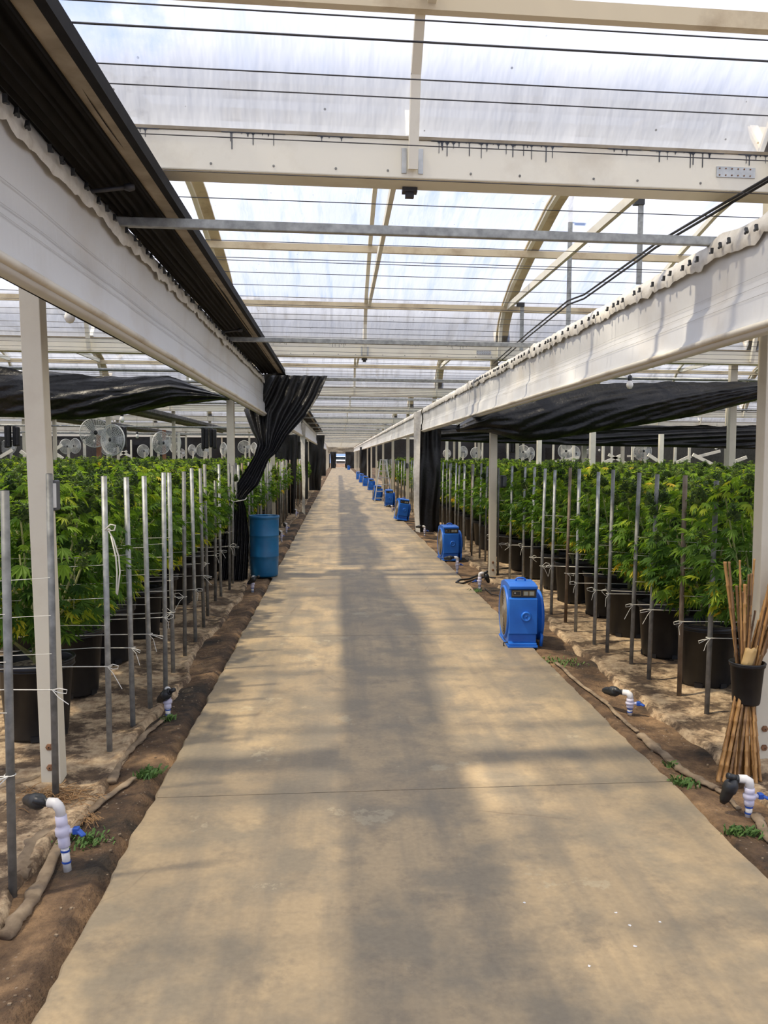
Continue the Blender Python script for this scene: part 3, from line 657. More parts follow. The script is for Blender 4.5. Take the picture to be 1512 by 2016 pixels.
# ------------------------------------------------------------------ blue air blowers
def blower(loc, rz, label, tilt=0.0, group=None):
    b = thing('air_blower', label, 'blower', loc, rz, group); b.rotation_euler = (0, tilt, rz)
    W_, D_, HT = 0.235, 0.46, 0.53
    # housing: side outline in (y, z), front is -y
    o2 = [(-0.235, 0.02), (-0.235, 0.035), (-0.20, 0.045), (-0.205, 0.105), (-0.235, 0.115), (-0.235, 0.41), (-0.205, 0.415), (-0.205, 0.485), (-0.235, 0.49), (-0.235, 0.515), (-0.10, 0.53), (0.06, 0.53), (0.20, 0.50), (0.235, 0.44), (0.235, 0.10), (0.22, 0.02)]
    m = MB(); n = len(o2)
    m.v += [(-W_ / 2, y, z) for y, z in o2] + [(W_ / 2, y, z) for y, z in o2]
    m.f += [tuple(reversed(range(n))), tuple(range(n, 2 * n))] + [(i, (i + 1) % n, n + (i + 1) % n, n + i) for i in range(n)]
    m.build('housing', 'blue_paint', b, bevel=0.006)
    MB().box((0.0, 0, 0.01), (W_ + 0.015, 0.49, 0.02)).build('base', 'blue_paint', b, bevel=0.005)
    # intake ring and grille on the path side
    RY = Matrix.Rotation(math.pi / 2, 4, 'Y'); T = Matrix.Translation((-W_ / 2, 0.0, 0.262))
    MB().lathe([(0.222, 0.0), (0.222, -0.010), (0.214, -0.016), (0.205, -0.014), (0.20, 0.0)], 36, T @ RY).build('intake_ring', 'blue_paint', b, smooth=True)
    g = MB().lathe([(0.0005, -0.004), (0.21, -0.004)], 28, T @ RY).build('intake_dark', 'void_dark', b)
    m = MB()
    for q in range(13):
        r = 0.035 + q * 0.0135; m.tube([(-W_ / 2 - 0.010, r * math.cos(a), 0.262 + r * math.sin(a)) for a in [k * math.pi / 18 for k in range(36)]], 0.0028, 4, closed=True)
    for q in range(8):
        a = q * math.pi / 4; m.tube([(-W_ / 2 - 0.009, 0.03 * math.cos(a), 0.262 + 0.03 * math.sin(a)), (-W_ / 2 - 0.009, 0.205 * math.cos(a), 0.262 + 0.205 * math.sin(a))], 0.003, 4)
    m.build('grille', 'grille_metal', b)
    MB().lathe([(0.0005, -0.018), (0.05, -0.016), (0.056, -0.006)], 20, T @ RY).build('grille_badge', 'grille_metal', b, smooth=True)
    # drum on the bed side
    T2 = Matrix.Translation((W_ / 2, 0.055, 0.225))
    MB().lathe([(0.19, -0.02), (0.198, 0.01), (0.204, 0.045), (0.214, 0.05), (0.217, 0.07), (0.208, 0.078), (0.18, 0.076), (0.18, 0.04), (0.0005, 0.035)], 36, T2 @ RY).build('outlet_drum', 'blue_paint', b, smooth=True)
    MB().tube([(W_ / 2 + 0.055, -0.12, 0.10), (W_ / 2 + 0.055, -0.165, 0.085), (W_ / 2 + 0.045, -0.17, 0.0)], 0.014, 8).build('foot', 'blue_paint', b, smooth=True)
    # control panel
    cp = MB().box((0.005, -0.209, 0.45), (0.205, 0.008, 0.062)).build('control_panel', 'dark_panel', b)
    for x, w in ((-0.055, 0.07), (0.022, 0.042), (0.07, 0.045)):
        MB().box((x, -0.2135, 0.452), (w, 0.004, 0.040)).build('gauge_frame', 'gauge_frame', cp)
        MB().box((x, -0.216, 0.452), (w - 0.010, 0.004, 0.030)).build('gauge', 'dark_panel' if w > 0.06 else 'gauge_face', cp)
    MB().lathe([(0.0005, 0.006), (0.006, 0.004), (0.006, 0)], 10, Matrix.Translation((-0.07, -0.218, 0.455)) @ Matrix.Rotation(math.pi / 2, 4, 'X')).build('switch', 'pvc', cp)
    MB().lathe([(0.042, 0.0), (0.042, 0.014), (0.037, 0.020), (0.028, 0.020), (0.026, 0.016), (0.006, 0.016), (0.005, 0.02), (0.0005, 0.02)], 28, Matrix.Translation((0.022, -0.235, 0.262)) @ Matrix.Rotation(math.pi / 2, 4, 'X')).build('round_cap', 'blue_paint', b, smooth=True)
    MB().tube([(-0.03, -0.03, 0.525), (-0.028, -0.03, 0.548), (-0.01, -0.03, 0.556), (0.03, -0.03, 0.556), (0.048, -0.03, 0.548), (0.05, -0.03, 0.525)], 0.007, 8).build('handle', 'blue_paint', b, smooth=True)
    MB().tube([(-W_ / 2 - 0.03, -0.18, 0.0), (-W_ / 2 - 0.035, -0.18, 0.03), (-W_ / 2, -0.18, 0.035)], 0.006, 6).build('runner', 'abs_black', b)
    return b
def gp(px, py): return onZ(px, py, 0.0)
p = gp(1030, 1275); b1 = blower((p.x + 0.005, p.y + 0.235, -0.002), math.radians(-2), 'blue floor blower standing alone at the path edge, nearest the white post with canes')
tr = list(b1.children)
for px, py, rz, tilt, lab in ((886, 1104, 4, 0, 'blue floor blower on the soil between the valve risers and the tall black curtain'), (789, 1026, 8, .14, 'blue floor blower leaning over beside the white strip of the tall black curtain'), (766, 997, 2, 0, 'blue floor blower standing in front of the ladder'), (741, 986, 5, .1, 'blue floor blower half hidden behind the ladder'), (729.5, 965, 4, .05, None), (719, 957, 4, .03, None), (711, 950, 4, .06, None), (705, 944, 4, 0, None), (686, 925, 4, 0, None)):
    p = gp(px, py); c = dup(b1, (p.x, p.y + 0.235, 0.0 if tilt == 0 else 0.02 if tilt > .08 else 0.008), tree=tr); c.rotation_euler = (0, tilt, math.radians(rz))
    if lab: c['label'] = lab
    else: c['label'] = 'blue floor blower in the line of blowers beyond the ladder'; c['group'] = 'blowers beyond the ladder'
# cord of the nearest blower and slack hose
o = MB().tube([gp(1003, 1222) + Vector((0, 0, .0)), gp(992, 1190), gp(985, 1175) + Vector((0, .1, 0)), gp(968, 1170), gp(962, 1165) + Vector((0, .3, 0))], 0.006, 6).build('extension_cord', 'black_cable', smooth=True); tag(o, 'thin dark cord trailing on the sand behind the lone blower', 'cord')
o = MB().tube([gp(x, y) + Vector((0, 0, .01)) for x, y in ((975, 1140), (955, 1137), (935, 1142), (912, 1150), (898, 1148), (905, 1143), (925, 1141), (950, 1130), (985, 1122), (1010, 1118), (1040, 1120))], 0.012, 6).build('drip_hose', 'abs_black', smooth=True); tag(o, 'black drip hose looped around the riser behind the lone blower', 'hose')

# ------------------------------------------------------------------ ladder
lp = gp(752, 988); ld = thing('tripod_ladder', 'aluminium tripod ladder standing behind a blue blower', 'ladder', (lp.x + .05, lp.y, 0))
HL = 1.47; wb_, wt_ = 0.62, 0.20
for s in (-1, 1):
    MB().bar((s * wb_ / 2, 0, 0), (s * wt_ / 2, 0.22, HL), 0.035, 0.06, (0, 1, 0)).build('side_rail', 'aluminium', ld)
    MB().box((s * wb_ / 2, -0.02, 0.012), (0.07, 0.10, 0.024)).build('foot', 'aluminium', ld)
for q in range(6):
    t = (q + 0.55) / 6.2; w = lerp(wb_, wt_, t)
    MB().box((0, 0.22 * t, HL * t), (w, 0.09, 0.03)).build('rung', 'aluminium', ld)
MB().bar((0, 0.26, HL), (0.25, 1.1, 0.0), 0.04, 0.04).build('rear_leg', 'aluminium', ld)
MB().box((0, 0.22, HL), (wt_ + 0.05, 0.12, 0.03)).build('top_cap', 'aluminium', ld)

# ------------------------------------------------------------------ bamboo canes in a pot
by = 4.03; waist = onY(1470, 1345, by)
cn = thing('cane_pot', 'small black nursery pot pushed halfway up the bundle of bamboo canes', 'pot', (waist.x, by, onY(1470, 1384, by).z))
MB().lathe([(0.045, 0.004), (0.062, 0.0), (0.066, 0.01), (0.080, 0.19), (0.086, 0.192), (0.087, 0.21), (0.079, 0.212), (0.075, 0.19), (0.060, 0.01), (0.045, 0.004)], 30).build('body', 'pot_plastic', cn, smooth=True)
MB().tube([(0.084 * math.cos(a), 0.084 * math.sin(a), 0.208) for a in [k * math.pi / 16 for k in range(32)]], 0.005, 6, closed=True).build('rim', 'pot_plastic', cn, smooth=True)
o = MB().grid([[(waist.x - 0.062 + 0.062 * j / 6 + 0.006 * i, by - 0.050 - 0.018 * math.sin(j * .52), cn.location.z + 0.20 + 0.095 * i / 4 + 0.022 * nz(j * .9, i)) for j in range(7)] for i in range(5)]).build('card_sleeve', 'cardboard', smooth=True)
md = o.modifiers.new('thick', 'SOLIDIFY'); md.thickness = 0.003
tag(o, 'amber plastic sleeve tucked among the bamboo canes above the pot', 'sleeve')
rc = random.Random(5)
for q in range(30):
    f = rc.random(); bx_ = lerp(1412, 1500, q / 29) + rc.uniform(-4, 4); bottom = gp(bx_, rc.uniform(1522, 1542)); bottom.z = 0.002
    wx = waist.x + lerp(-0.045, 0.045, q / 29) * 0.8 + rc.uniform(-.012, .012); wyy = by + rc.uniform(-.035, .04)
    wp = Vector((wx, wyy, waist.z)); d = (wp - bottom)
    top = {0: 1108, 1: 1108, 2: 1168, 3: 1155, 4: 1105}.get(q, rc.uniform(1080, 1230))
    tx = lerp(1433, 1560, (q / 29) ** 0.8) + rc.uniform(-6, 6)
    tp = onY(tx, top, wyy + rc.uniform(-.02, .02)); ln = (tp - wp).length
    m = MB(); pts = []; rr_ = []; r0 = rc.uniform(.006, .0095); N = 12
    for k in range(N + 1):
        t = k / N; pnt = bottom.lerp(wp, t / 0.55) if t < 0.55 else wp.lerp(tp, (t - 0.55) / 0.45)
        for e, g in ((-0.004, 1.0), (0.0, 1.22), (0.004, 1.0)):
            pts.append(pnt + (tp - bottom).normalized() * e * 1.5); rr_.append(r0 * g * lerp(1.05, 0.85, t))
    o = m.tube(pts, rr_, 6).build('bamboo_cane', 'bamboo' if rc.random() < .7 else 'bamboo_dark', smooth=True)
    tag(o, 'bamboo cane in the bundle leaning on the white post', 'cane', 'bundle of bamboo canes')

# ------------------------------------------------------------------ irrigation risers
def riser(base, h, rz, label, filt='side', lean=(0, 0), group=None):
    r = thing('irrigation_riser', label, 'valve', (base.x, base.y, base.z - 0.03), rz, group)
    h += 0.03; R_ = 0.017; lx, ly = lean
    def P(z, x=0, y=0): return (x + lx * z, y + ly * z, z)
    MB().tube([P(0), P(h * 0.42)], R_ * 0.9, 12).build('pipe', 'pvc', r, smooth=True)
    for z in (h * .14, h * .32, h * .40): MB().lathe([(R_ * 1.02, 0), (R_ * 1.05, 0.004), (R_ * 1.02, 0.008)], 12, Matrix.Translation(P(z))).build('joint_ring', 'valve_blue', r, smooth=True)
    v = MB().tube([P(h * .40), P(h * .41), P(h * .55), P(h * .56), P(h * .60), P(h * .70), P(h * .74), P(h * .75), P(h * .90)], [R_ * 1.2, R_ * 1.3, R_ * 1.3, R_ * 1.2, R_ * 1.65, R_ * 1.65, R_ * 1.2, R_ * 1.3, R_ * 1.3], 14).build('valve_body', 'pvc_lilac', r, smooth=True)
    MB().tube([P(h * .65, R_), P(h * .65, R_ + 0.022)], 0.010, 10).build('valve_stem', 'pvc_lilac', v, smooth=True)
    MB().box(P(h * .655, R_ + 0.034), (0.024, 0.026, 0.026)).bar(P(h * .665, R_ + 0.04), P(h * .60, R_ + 0.068, -0.02), 0.022, 0.010).build('valve_handle', 'valve_blue', v, bevel=0.004)
    MB().tube([P(h * .88), P(h * 1.0), P(h + 0.014, -0.004, -0.004), P(h + 0.022, -0.016, 0.006), P(h + 0.022, -0.045, 0.012)], [R_ * 1.1, R_ * 1.15, R_ * 1.2, R_ * 1.15, R_ * 1.1], 12).build('elbow', 'pvc', r, smooth=True)
    a = Vector((-0.045, 0.012, h + 0.022)) + Vector((lx * h, ly * h, 0))
    dirs = {'side': (-0.6, 0.45, -0.1), 'down': (-0.35, 0.1, -0.9), 'right': (0.75, 0.3, -0.6), 'back': (-0.35, 0.8, -0.25)}[filt]; d = Vector(dirs).normalized()
    fl = MB().tube([a - Vector((-.01, 0, 0)), a + Vector((-0.03, 0.005, 0))], 0.017, 12).tube([a + Vector((-0.02, 0, 0)), a + Vector((-0.02, 0, 0)) + d * 0.02, a + Vector((-0.02, 0, 0)) + d * 0.03, a + Vector((-0.02, 0, 0)) + d * 0.06, a + Vector((-0.02, 0, 0)) + d * 0.065, a + Vector((-0.02, 0, 0)) + d * 0.105, a + Vector((-0.02, 0, 0)) + d * 0.125], [.016, .028, .032, .032, .027, .022, .012], 14).build('filter', 'abs_black', r, smooth=True)
    MB().tube([a + Vector((-0.02, 0, 0)) - d * 0.005, a + Vector((-0.055, -0.01, 0.018))], 0.014, 10).build('filter_outlet', 'abs_black', fl, smooth=True)
    return r
riser(gp(133, 1700), 0.215, 0.0, 'white pipe riser with blue handled valve next to the sacking roll', 'side', (-0.10, 0))
riser(gp(1474, 1598), 0.125, 0.0, 'white pipe riser with blue valve handle below the bamboo canes', 'down')
riser(gp(331, 1405), 0.13, 2.2, 'white riser with a slanting black filter where the cloth fold ends on the barrel side', 'right', (.05, 0))
riser(gp(1240, 1398), 0.085, -0.3, 'low riser with black filter sunk in the wet soil between post and lone blower', 'side')
riser(gp(944, 1160), 0.17, 3.4, 'white riser inside the loop of black hose behind the lone blower', 'down')
riser(gp(900, 1128), 0.19, 0.4, 'white riser standing in front of the second blue blower', 'side')
riser(gp(836, 1054), 0.16, 0.2, 'white riser at the foot of the tall black curtain', 'side')
riser(gp(497, 1163), 0.14, 2.6, 'white riser with dark filter at the foot of the blue barrel', 'right')
for px, py in ((564, 1048), (583, 1017), (554, 1065)): riser(gp(px, py), 0.16, 1.0, 'small white riser along the path edge beyond the blue barrel', 'right', group='risers beyond the barrel')
riser(gp(772, 1008), 0.16, 0.5, 'white riser between the leaning blower and the ladder', 'side')

# ------------------------------------------------------------------ bulbs, boxes on posts
def bulb(c, label, group=None, s=1.0):
    q = proj(c); yw = min(wy, key=lambda w: abs(w + SKEW * (c.x + 1.4) - c.y)) + SKEW * (c.x + 1.4); c = onY(q[0], q[1], yw)
    b = thing('light_bulb', label, 'bulb', c, group=group)
    MB().lathe([(0.0005, -0.075 * s), (0.018 * s, -0.07 * s), (0.031 * s, -0.048 * s), (0.031 * s, -0.03 * s), (0.018 * s, 0.0), (0.014 * s, 0.008 * s)], 20).build('glass', 'bulb_glass', b, smooth=True)
    MB().lathe([(0.017 * s, 0.0), (0.019 * s, 0.01), (0.019 * s, 0.045 * s), (0.006, 0.055 * s)], 14).build('socket', 'abs_black', b, smooth=True)
    MB().tube([(0, 0, 0.05 * s), (0.004, 0, max(0.08, 2.775 - c.z))], 0.003, 5).build('cord', 'black_cable', b)
bulb(onY(1240, 750, 7.8), 'white light bulb hanging in front of the heavy black swag')
bulb(onY(137, 612, 5.2), 'white light bulb hanging under the long white panel by the bolted post', s=1.0)
for px, py, y in ((240, 820, 14), (1410, 880, 26), (1180, 884, 30), (1000, 880, 30), (270, 855, 20), (420, 860, 25), (186, 866, 30)):
    bulb(onY(px, py, y), 'distant white bulb hanging over the plants', 'bulbs over the beds', 1.3)
def pbox(c, label, d=(0.07, 0.05, 0.15), mat='mailbox_grey'):
    b = thing('switch_box', label, 'box', (c.x, c.y, c.z))
    MB().box((0, 0, 0), d).build('case', mat, b, bevel=0.008); MB().box((d[0] * .3, -d[1] / 2 - .004, 0), (d[0] * .75, 0.008, d[2] * .8)).build('lid', 'fan_white' if mat == 'mailbox_grey' else 'mailbox_grey', b, bevel=0.003)
pbox(onY(110, 975, 4.06), 'grey switch box on the side of the bolted post', (0.022, 0.07, 0.145))
pbox(onY(990, 948, 10.75), 'dark switch box on the post behind the lone blower', (0.07, 0.06, 0.16), 'abs_black')
pbox(onY(801, 917, 24.5), 'small dark box on a post near the ladder', (0.07, 0.06, 0.15), 'abs_black')

# ------------------------------------------------------------------ circulation fans on their posts
def fan_proto():
    f = thing('circulation_fan', 'white caged circulation fan on a brown post over the barrel side bed', 'fan')
    m = MB(); RR = 0.30                                  # axis is -y
    def dome(r, s): return s * (0.015 + 0.075 * (1 - (r / RR) ** 2))
    for s in (-1, 1):
        for q in range(9):
            r = 0.05 + q * (RR - 0.05) / 8; m.tube([(r * math.cos(a), dome(r, s), r * math.sin(a)) for a in [k * math.pi / 12 for k in range(24)]], 0.0032, 3, closed=True)
        for k in range(30):
            a = k * math.pi / 15; m.tube([(r * math.cos(a), dome(r, s), r * math.sin(a)) for r in (0.05, 0.16, 0.24, RR)], 0.0026, 3)
    m.build('cage', 'fan_white', f)
    MB().tube([(RR * math.cos(a), 0, RR * math.sin(a)) for a in [k * math.pi / 16 for k in range(32)]], 0.012, 5, closed=True).build('rim', 'fan_white', f)
    m = MB()
    for k in range(3):
        rows = []
        for i in range(5):
            r = 0.06 + 0.05 * i; w = 0.55 - 0.05 * i; a0 = k * 2 * math.pi / 3
            rows.append([(r * math.cos(a0 + w * j), -0.025 + 0.05 * (j + 1) / 2, r * math.sin(a0 + w * j)) for j in (-1, 0, 1)])
        m.grid(rows)
    m.build('blades', 'galvanised', f)
    MB().lathe([(0.0005, -0.07), (0.05, -0.06), (0.055, 0.0), (0.055, 0.12), (0.045, 0.14), (0.0005, 0.145)], 16, Matrix.Rotation(-math.pi / 2, 4, 'X')).build('motor', 'abs_black', f, smooth=True)
    MB().tube([(0, 0.13, 0), (0, 0.20, -0.10), (0, 0.20, -0.22)], 0.015, 6).build('mount', 'abs_black', f)
    return f
fp = fan_proto(); ftree = list(fp.children); first = True
FANS = [(186, 852, 58, .55, 'red'), (222, 866, 62, -.5, None), (318, 872, 46, .9, 'red'), (344, 872, 42, -.8, None), (16, 880, 30, .2, 'white'), (38, 884, 24, -.7, 'white'), (130, 879, 30, .9, 'white'), (148, 878, 30, -.5, None), (172, 888, 18, .6, 'white'), (212, 882, 28, .3, 'white'), (282, 888, 26, .7, 'white'),
        (400, 886, 28, .2, 'white'), (378, 886, 22, 1.0, 'white'), (440, 884, 26, -.9, 'white'), (481, 880, 26, .1, 'white'), (500, 882, 22, -.9, 'white'), (356, 892, 18, .3, 'white'),
        (880, 893, 18, .3, 'white'), (912, 890, 24, .6, 'white'), (937, 892, 24, .2, 'white'), (1030, 890, 28, -.3, 'white'), (1045, 893, 26, .7, 'white'), (1115, 888, 34, -.4, 'white'), (1132, 893, 30, .5, 'white'), (1160, 894, 22, .3, 'white'), (1190, 895, 20, .5, 'white'), (1265, 888, 40, .1, 'red'), (1345, 893, 28, .6, 'white'), (1368, 893, 28, -.5, 'white'), (1455, 893, 34, .4, 'white')]
for px, py, dia, yaw, pm in FANS:
    y = 0.63 * F / dia; c = onY(px, py, y)
    if first: f = fp; f.location = c; f.rotation_euler = (0, 0, yaw); first = False
    else: f = dup(fp, c, yaw, tree=ftree)
    near = y < 24 and px < 400
    if near: f['label'] = 'white caged circulation fan on a brown post over the barrel side bed'; f['group'] = 'fans on brown posts'
    elif px == 1265: f['label'] = 'white caged fan peeking out below the flat black band on a brown post'
    else: f['label'] = 'small white caged fan standing above the %s side plants' % ('barrel' if px < 660 else 'blower'); f['group'] = 'far fans %s side' % ('barrel' if px < 660 else 'blower')
    if pm:
        post(c.x + 0.02, y + 0.235, 'fan_post', ('brown timber fan post among the plants' if pm == 'red' else 'white fan post among the plants') + (' on the barrel side' if px < 660 else ' on the blower side'), 0, 0.085, 'red_wood' if pm == 'red' else 'white_paint', c.z + (0.35 if pm == 'red' and px > 300 and px < 400 else 0.05), 'fan posts %s %s' % (pm, 'barrel' if px < 660 else 'blower'))
# slim white posts and braces above the far canopy
for px, y, tp in ((62, 22, 870), (258, 40, 866), (298, 26, 858), (352, 24, 852), (166, 25, 865), (90, 44, 870), (905, 26, 865), (950, 40, 870), (1000, 30, 865), (1062, 16.9, 852), (1130, 24, 862), (1167, 14, 850), (1188, 24, 862), (1205, 30, 862), (1246, 26, 858), (1302, 17.2, 855), (1330, 25, 862), (1358, 26, 862), (880, 22, 862), (1090, 34, 864)):
    c = onY(px, tp, y); post(c.x, y, 'slim_post', 'slim white post sticking up through the plants on the %s side' % ('barrel' if px < 660 else 'blower'), 0, 0.07 if y > 18 else 0.09, 'white_paint', max(1.9, c.z), 'slim posts %s side' % ('barrel' if px < 660 else 'blower'))
for a, b, y in (((0, 900), (24, 886), 26), ((40, 888), (58, 902), 26), ((107, 886), (122, 876), 28), ((108, 892), (124, 903), 28), ((232, 898), (250, 888), 36), ((236, 888), (258, 899), 36), ((1090, 910), (1140, 900), 30), ((1198, 895), (1232, 912), 28), ((1190, 910), (1225, 896), 28), ((1276, 895), (1302, 912), 24), ((1330, 912), (1360, 898), 26), ((1364, 895), (1402, 914), 24), ((1370, 900), (1418, 888), 30), ((1432, 914), (1470, 900), 26), ((1235, 898), (1330, 898), 40), ((1372, 899), (1470, 899), 40)):
    o = MB().bar(onY(*a, y), onY(*b, y), 0.05, 0.10).build('brace', 'white_paint'); tag(o, 'slanting white timber brace just above the far plants', 'brace', 'braces above the plants', 'structure')

# ------------------------------------------------------------------ stakes and trellis strings
stakes = {-1: [], 1: []}
SL = [(25, 1750), (110, 1572), (216, 1477), (262, 1427), (296, 1392), (326, 1362), (341, 1323), (364, 1290), (385, 1262), (401, 1232), (409, 1212), (424, 1185), (435, 1173), (452, 1160), (458, 1150), (466, 1140)]
SR = [(1391, 1408), (1337, 1370), (1277, 1338), (1242, 1310), (1195, 1286), (1170, 1268), (1133, 1245), (1113, 1228), (1085, 1212), (1064, 1200), (1044, 1172), (1029, 1152), (1003, 1142)]
def add_stake(side, x, y, z1, mat, lean):
    st = thing('steel_stake', {'galvanised': 'bright galvanised', 'galvanised_dull': 'dull grey', 'rusty_pipe': 'rust browned'}[mat] + ' steel stake in the row edging the %s side bed' % ('barrel' if side < 0 else 'blower'), 'stake', (x, y, -0.04), group=mat.replace('_', ' ') + ' stakes on the %s side' % ('barrel' if side < 0 else 'blower'))
    MB().tube([(0, 0, 0), (lean[0], lean[1], z1 + 0.04)], 0.0155, 10).build('pipe', mat, st, smooth=True)
    MB().tube([(lean[0], lean[1], z1 + 0.04), (lean[0], lean[1], z1 + 0.042)], 0.0125, 10).build('hollow_end', 'void_dark', st)
    stakes[side].append((x, y, z1, lean))
def rmat(): return random.choices(('galvanised', 'galvanised_dull', 'rusty_pipe'), (0.35, 0.5, 0.15))[0]
for side, L in ((-1, SL), (1, SR)):
    for px, py in L:
        p = gp(px, py); add_stake(side, p.x, p.y, 1.46 + U(-.02, .03), 'galvanised_dull' if (side < 0 and px < 120) else rmat(), (0.01 * side + U(-.015, .015), U(-.01, .01)))
    y = stakes[side][-1][1] + 0.45
    while y < (32 if side < 0 else 40):
        if side < 0 and 17.0 < y < 17.6: y += 0.4
        add_stake(side, (-1.30 if side < 0 else 2.16) + U(-.04, .04), y, 1.46 + U(-.03, .03), rmat(), (U(-.02, .02), U(-.02, .02))); y += 0.43 if y < 20 else 0.62
for px, py in ((1180, 1130), (1140, 1110)):
    p = gp(px, py + 60); add_stake(1, p.x, p.y, 1.47, 'galvanised', (0.03, 0))
for side in (-1, 1):
    for q, (x, y, z1, lean) in enumerate(stakes[side][:15]):
        net = thing('trellis_net', 'white trellis string tied to a stake and strung into the %s side bed' % ('barrel' if side < 0 else 'blower'), 'net', (x, y, 0), group='trellis strings on the %s side' % ('barrel' if side < 0 else 'blower'))
        zs = [0.47 + U(-.05, .05), 0.66 + U(-.02, .02), 0.84 + U(-.02, .02), 1.0 + U(-.02, .02)]
        for k, z in enumerate(zs):
            pts = [(lean[0] * z / 1.5, -0.017, z)] + [(side * t * 1.5, -0.01 + 0.02 * math.sin(t * 6 + k), z - 0.02 * math.sin(t * math.pi) + U(-.006, .006)) for t in (0.15, 0.35, 0.55, 0.8, 1.0)]
            MB().tube(pts, 0.0026 if k == 0 else 0.0013, 4).build('strand', 'string', net)
        for t in (0.22, 0.55):
            MB().tube([(side * t * 1.5, 0, zs[1] - .01), (side * t * 1.5 + U(-.02, .02), 0, zs[3] - .01)], 0.0012, 4).build('strand', 'string', net)
        z = zs[0]; m = MB(); m.tube([(0.019 * math.cos(a), 0.019 * math.sin(a), z) for a in [k * math.pi / 6 for k in range(12)]], 0.0022, 4, closed=True)
        s = -side * (1 if R() < .75 else -1); L_ = U(.05, .09); dz = U(-.02, .03)
        m.tube([(0, -.02, z), (s * L_ * .5, -.03, z + dz + .012), (s * L_, -.03, z + dz + .004), (s * L_ * .95, -.03, z + dz - .012), (s * L_ * .5, -.025, z - .012), (0, -.02, z)], 0.0024, 4)
        m.tube([(0, -.02, z), (s * .03, -.03, z - .03), (s * .05 + U(-.03, .03), -.03, z - U(.05, .12))], 0.0022, 4)
        m.build('bow', 'string', net)
# the long loose tie on the third stake of the barrel side
x, y, z1, lean = stakes[-1][2]
o = MB().tube([(x + 0.019 * math.cos(a), y + 0.019 * math.sin(a), 1.18) for a in [k * math.pi / 6 for k in range(12)]], 0.005, 4, closed=True).tube([(x, y - .02, 1.18), (x + .03, y - .03, 1.21), (x + .055, y - .03, 1.205), (x + .05, y - .03, 1.18), (x + .02, y - .025, 1.175), (x + .045, y - .03, 1.13), (x + .07, y - .03, 1.04), (x + .075, y - .03, .96), (x + .06, y - .03, .84), (x + .055, y - .03, .85), (x + .06, y - .03, .96), (x + .055, y - .03, 1.04), (x + .03, y - .025, 1.15)], 0.0042, 5).build('loose_tie', 'string', smooth=True)
tag(o, 'long loose cream tie dangling from a steel stake', 'tie')

# ------------------------------------------------------------------ plants
def leaf(m, pos, az, pitch, roll, size, tint, n=7):
    cp, sp = math.cos(pitch), math.sin(pitch)
    u = Vector((math.cos(az) * cp, math.sin(az) * cp, sp)); v = Vector((-math.sin(az), math.cos(az), 0)); w = u.cross(v)
    v = v * math.cos(roll) + w * math.sin(roll); w = u.cross(v)
    if w.z < 0: w = -w
    k = n // 2
    for i in range(-k, k + 1):
        a = i * (1.75 / max(1, k)) * 0.62; L = size * (1.0, 0.92, 0.72, 0.42)[abs(i)]; d = u * math.cos(a) + v * math.sin(a); sd = d.cross(w)
        wd = L * 0.105; mid = pos + d * (L * 0.5) - w * (0.03 * L); tip = pos + d * L - w * (0.22 * L)
        b = len(m.v); m.v += [tuple(pos), tuple(mid + sd * wd + w * wd * .5), tuple(tip), tuple(mid - sd * wd + w * wd * .5), tuple(mid - w * wd * .3)]
        m.f += [(b, b + 1, b + 4), (b, b + 4, b + 3), (b + 1, b + 2, b + 4), (b + 4, b + 2, b + 3)]; m.t += [tint] * 5
def env(z):                                       # crown radius at height
    for (a, ra), (b, rb) in zip(((.42, .08), (.62, .22), (.85, .44), (1.15, .47), (1.35, .42), (1.50, .22)), ((.62, .22), (.85, .44), (1.15, .47), (1.35, .42), (1.50, .22), (1.6, .1))):
        if z <= b: return lerp(ra, rb, (z - a) / (b - a))
    return .1
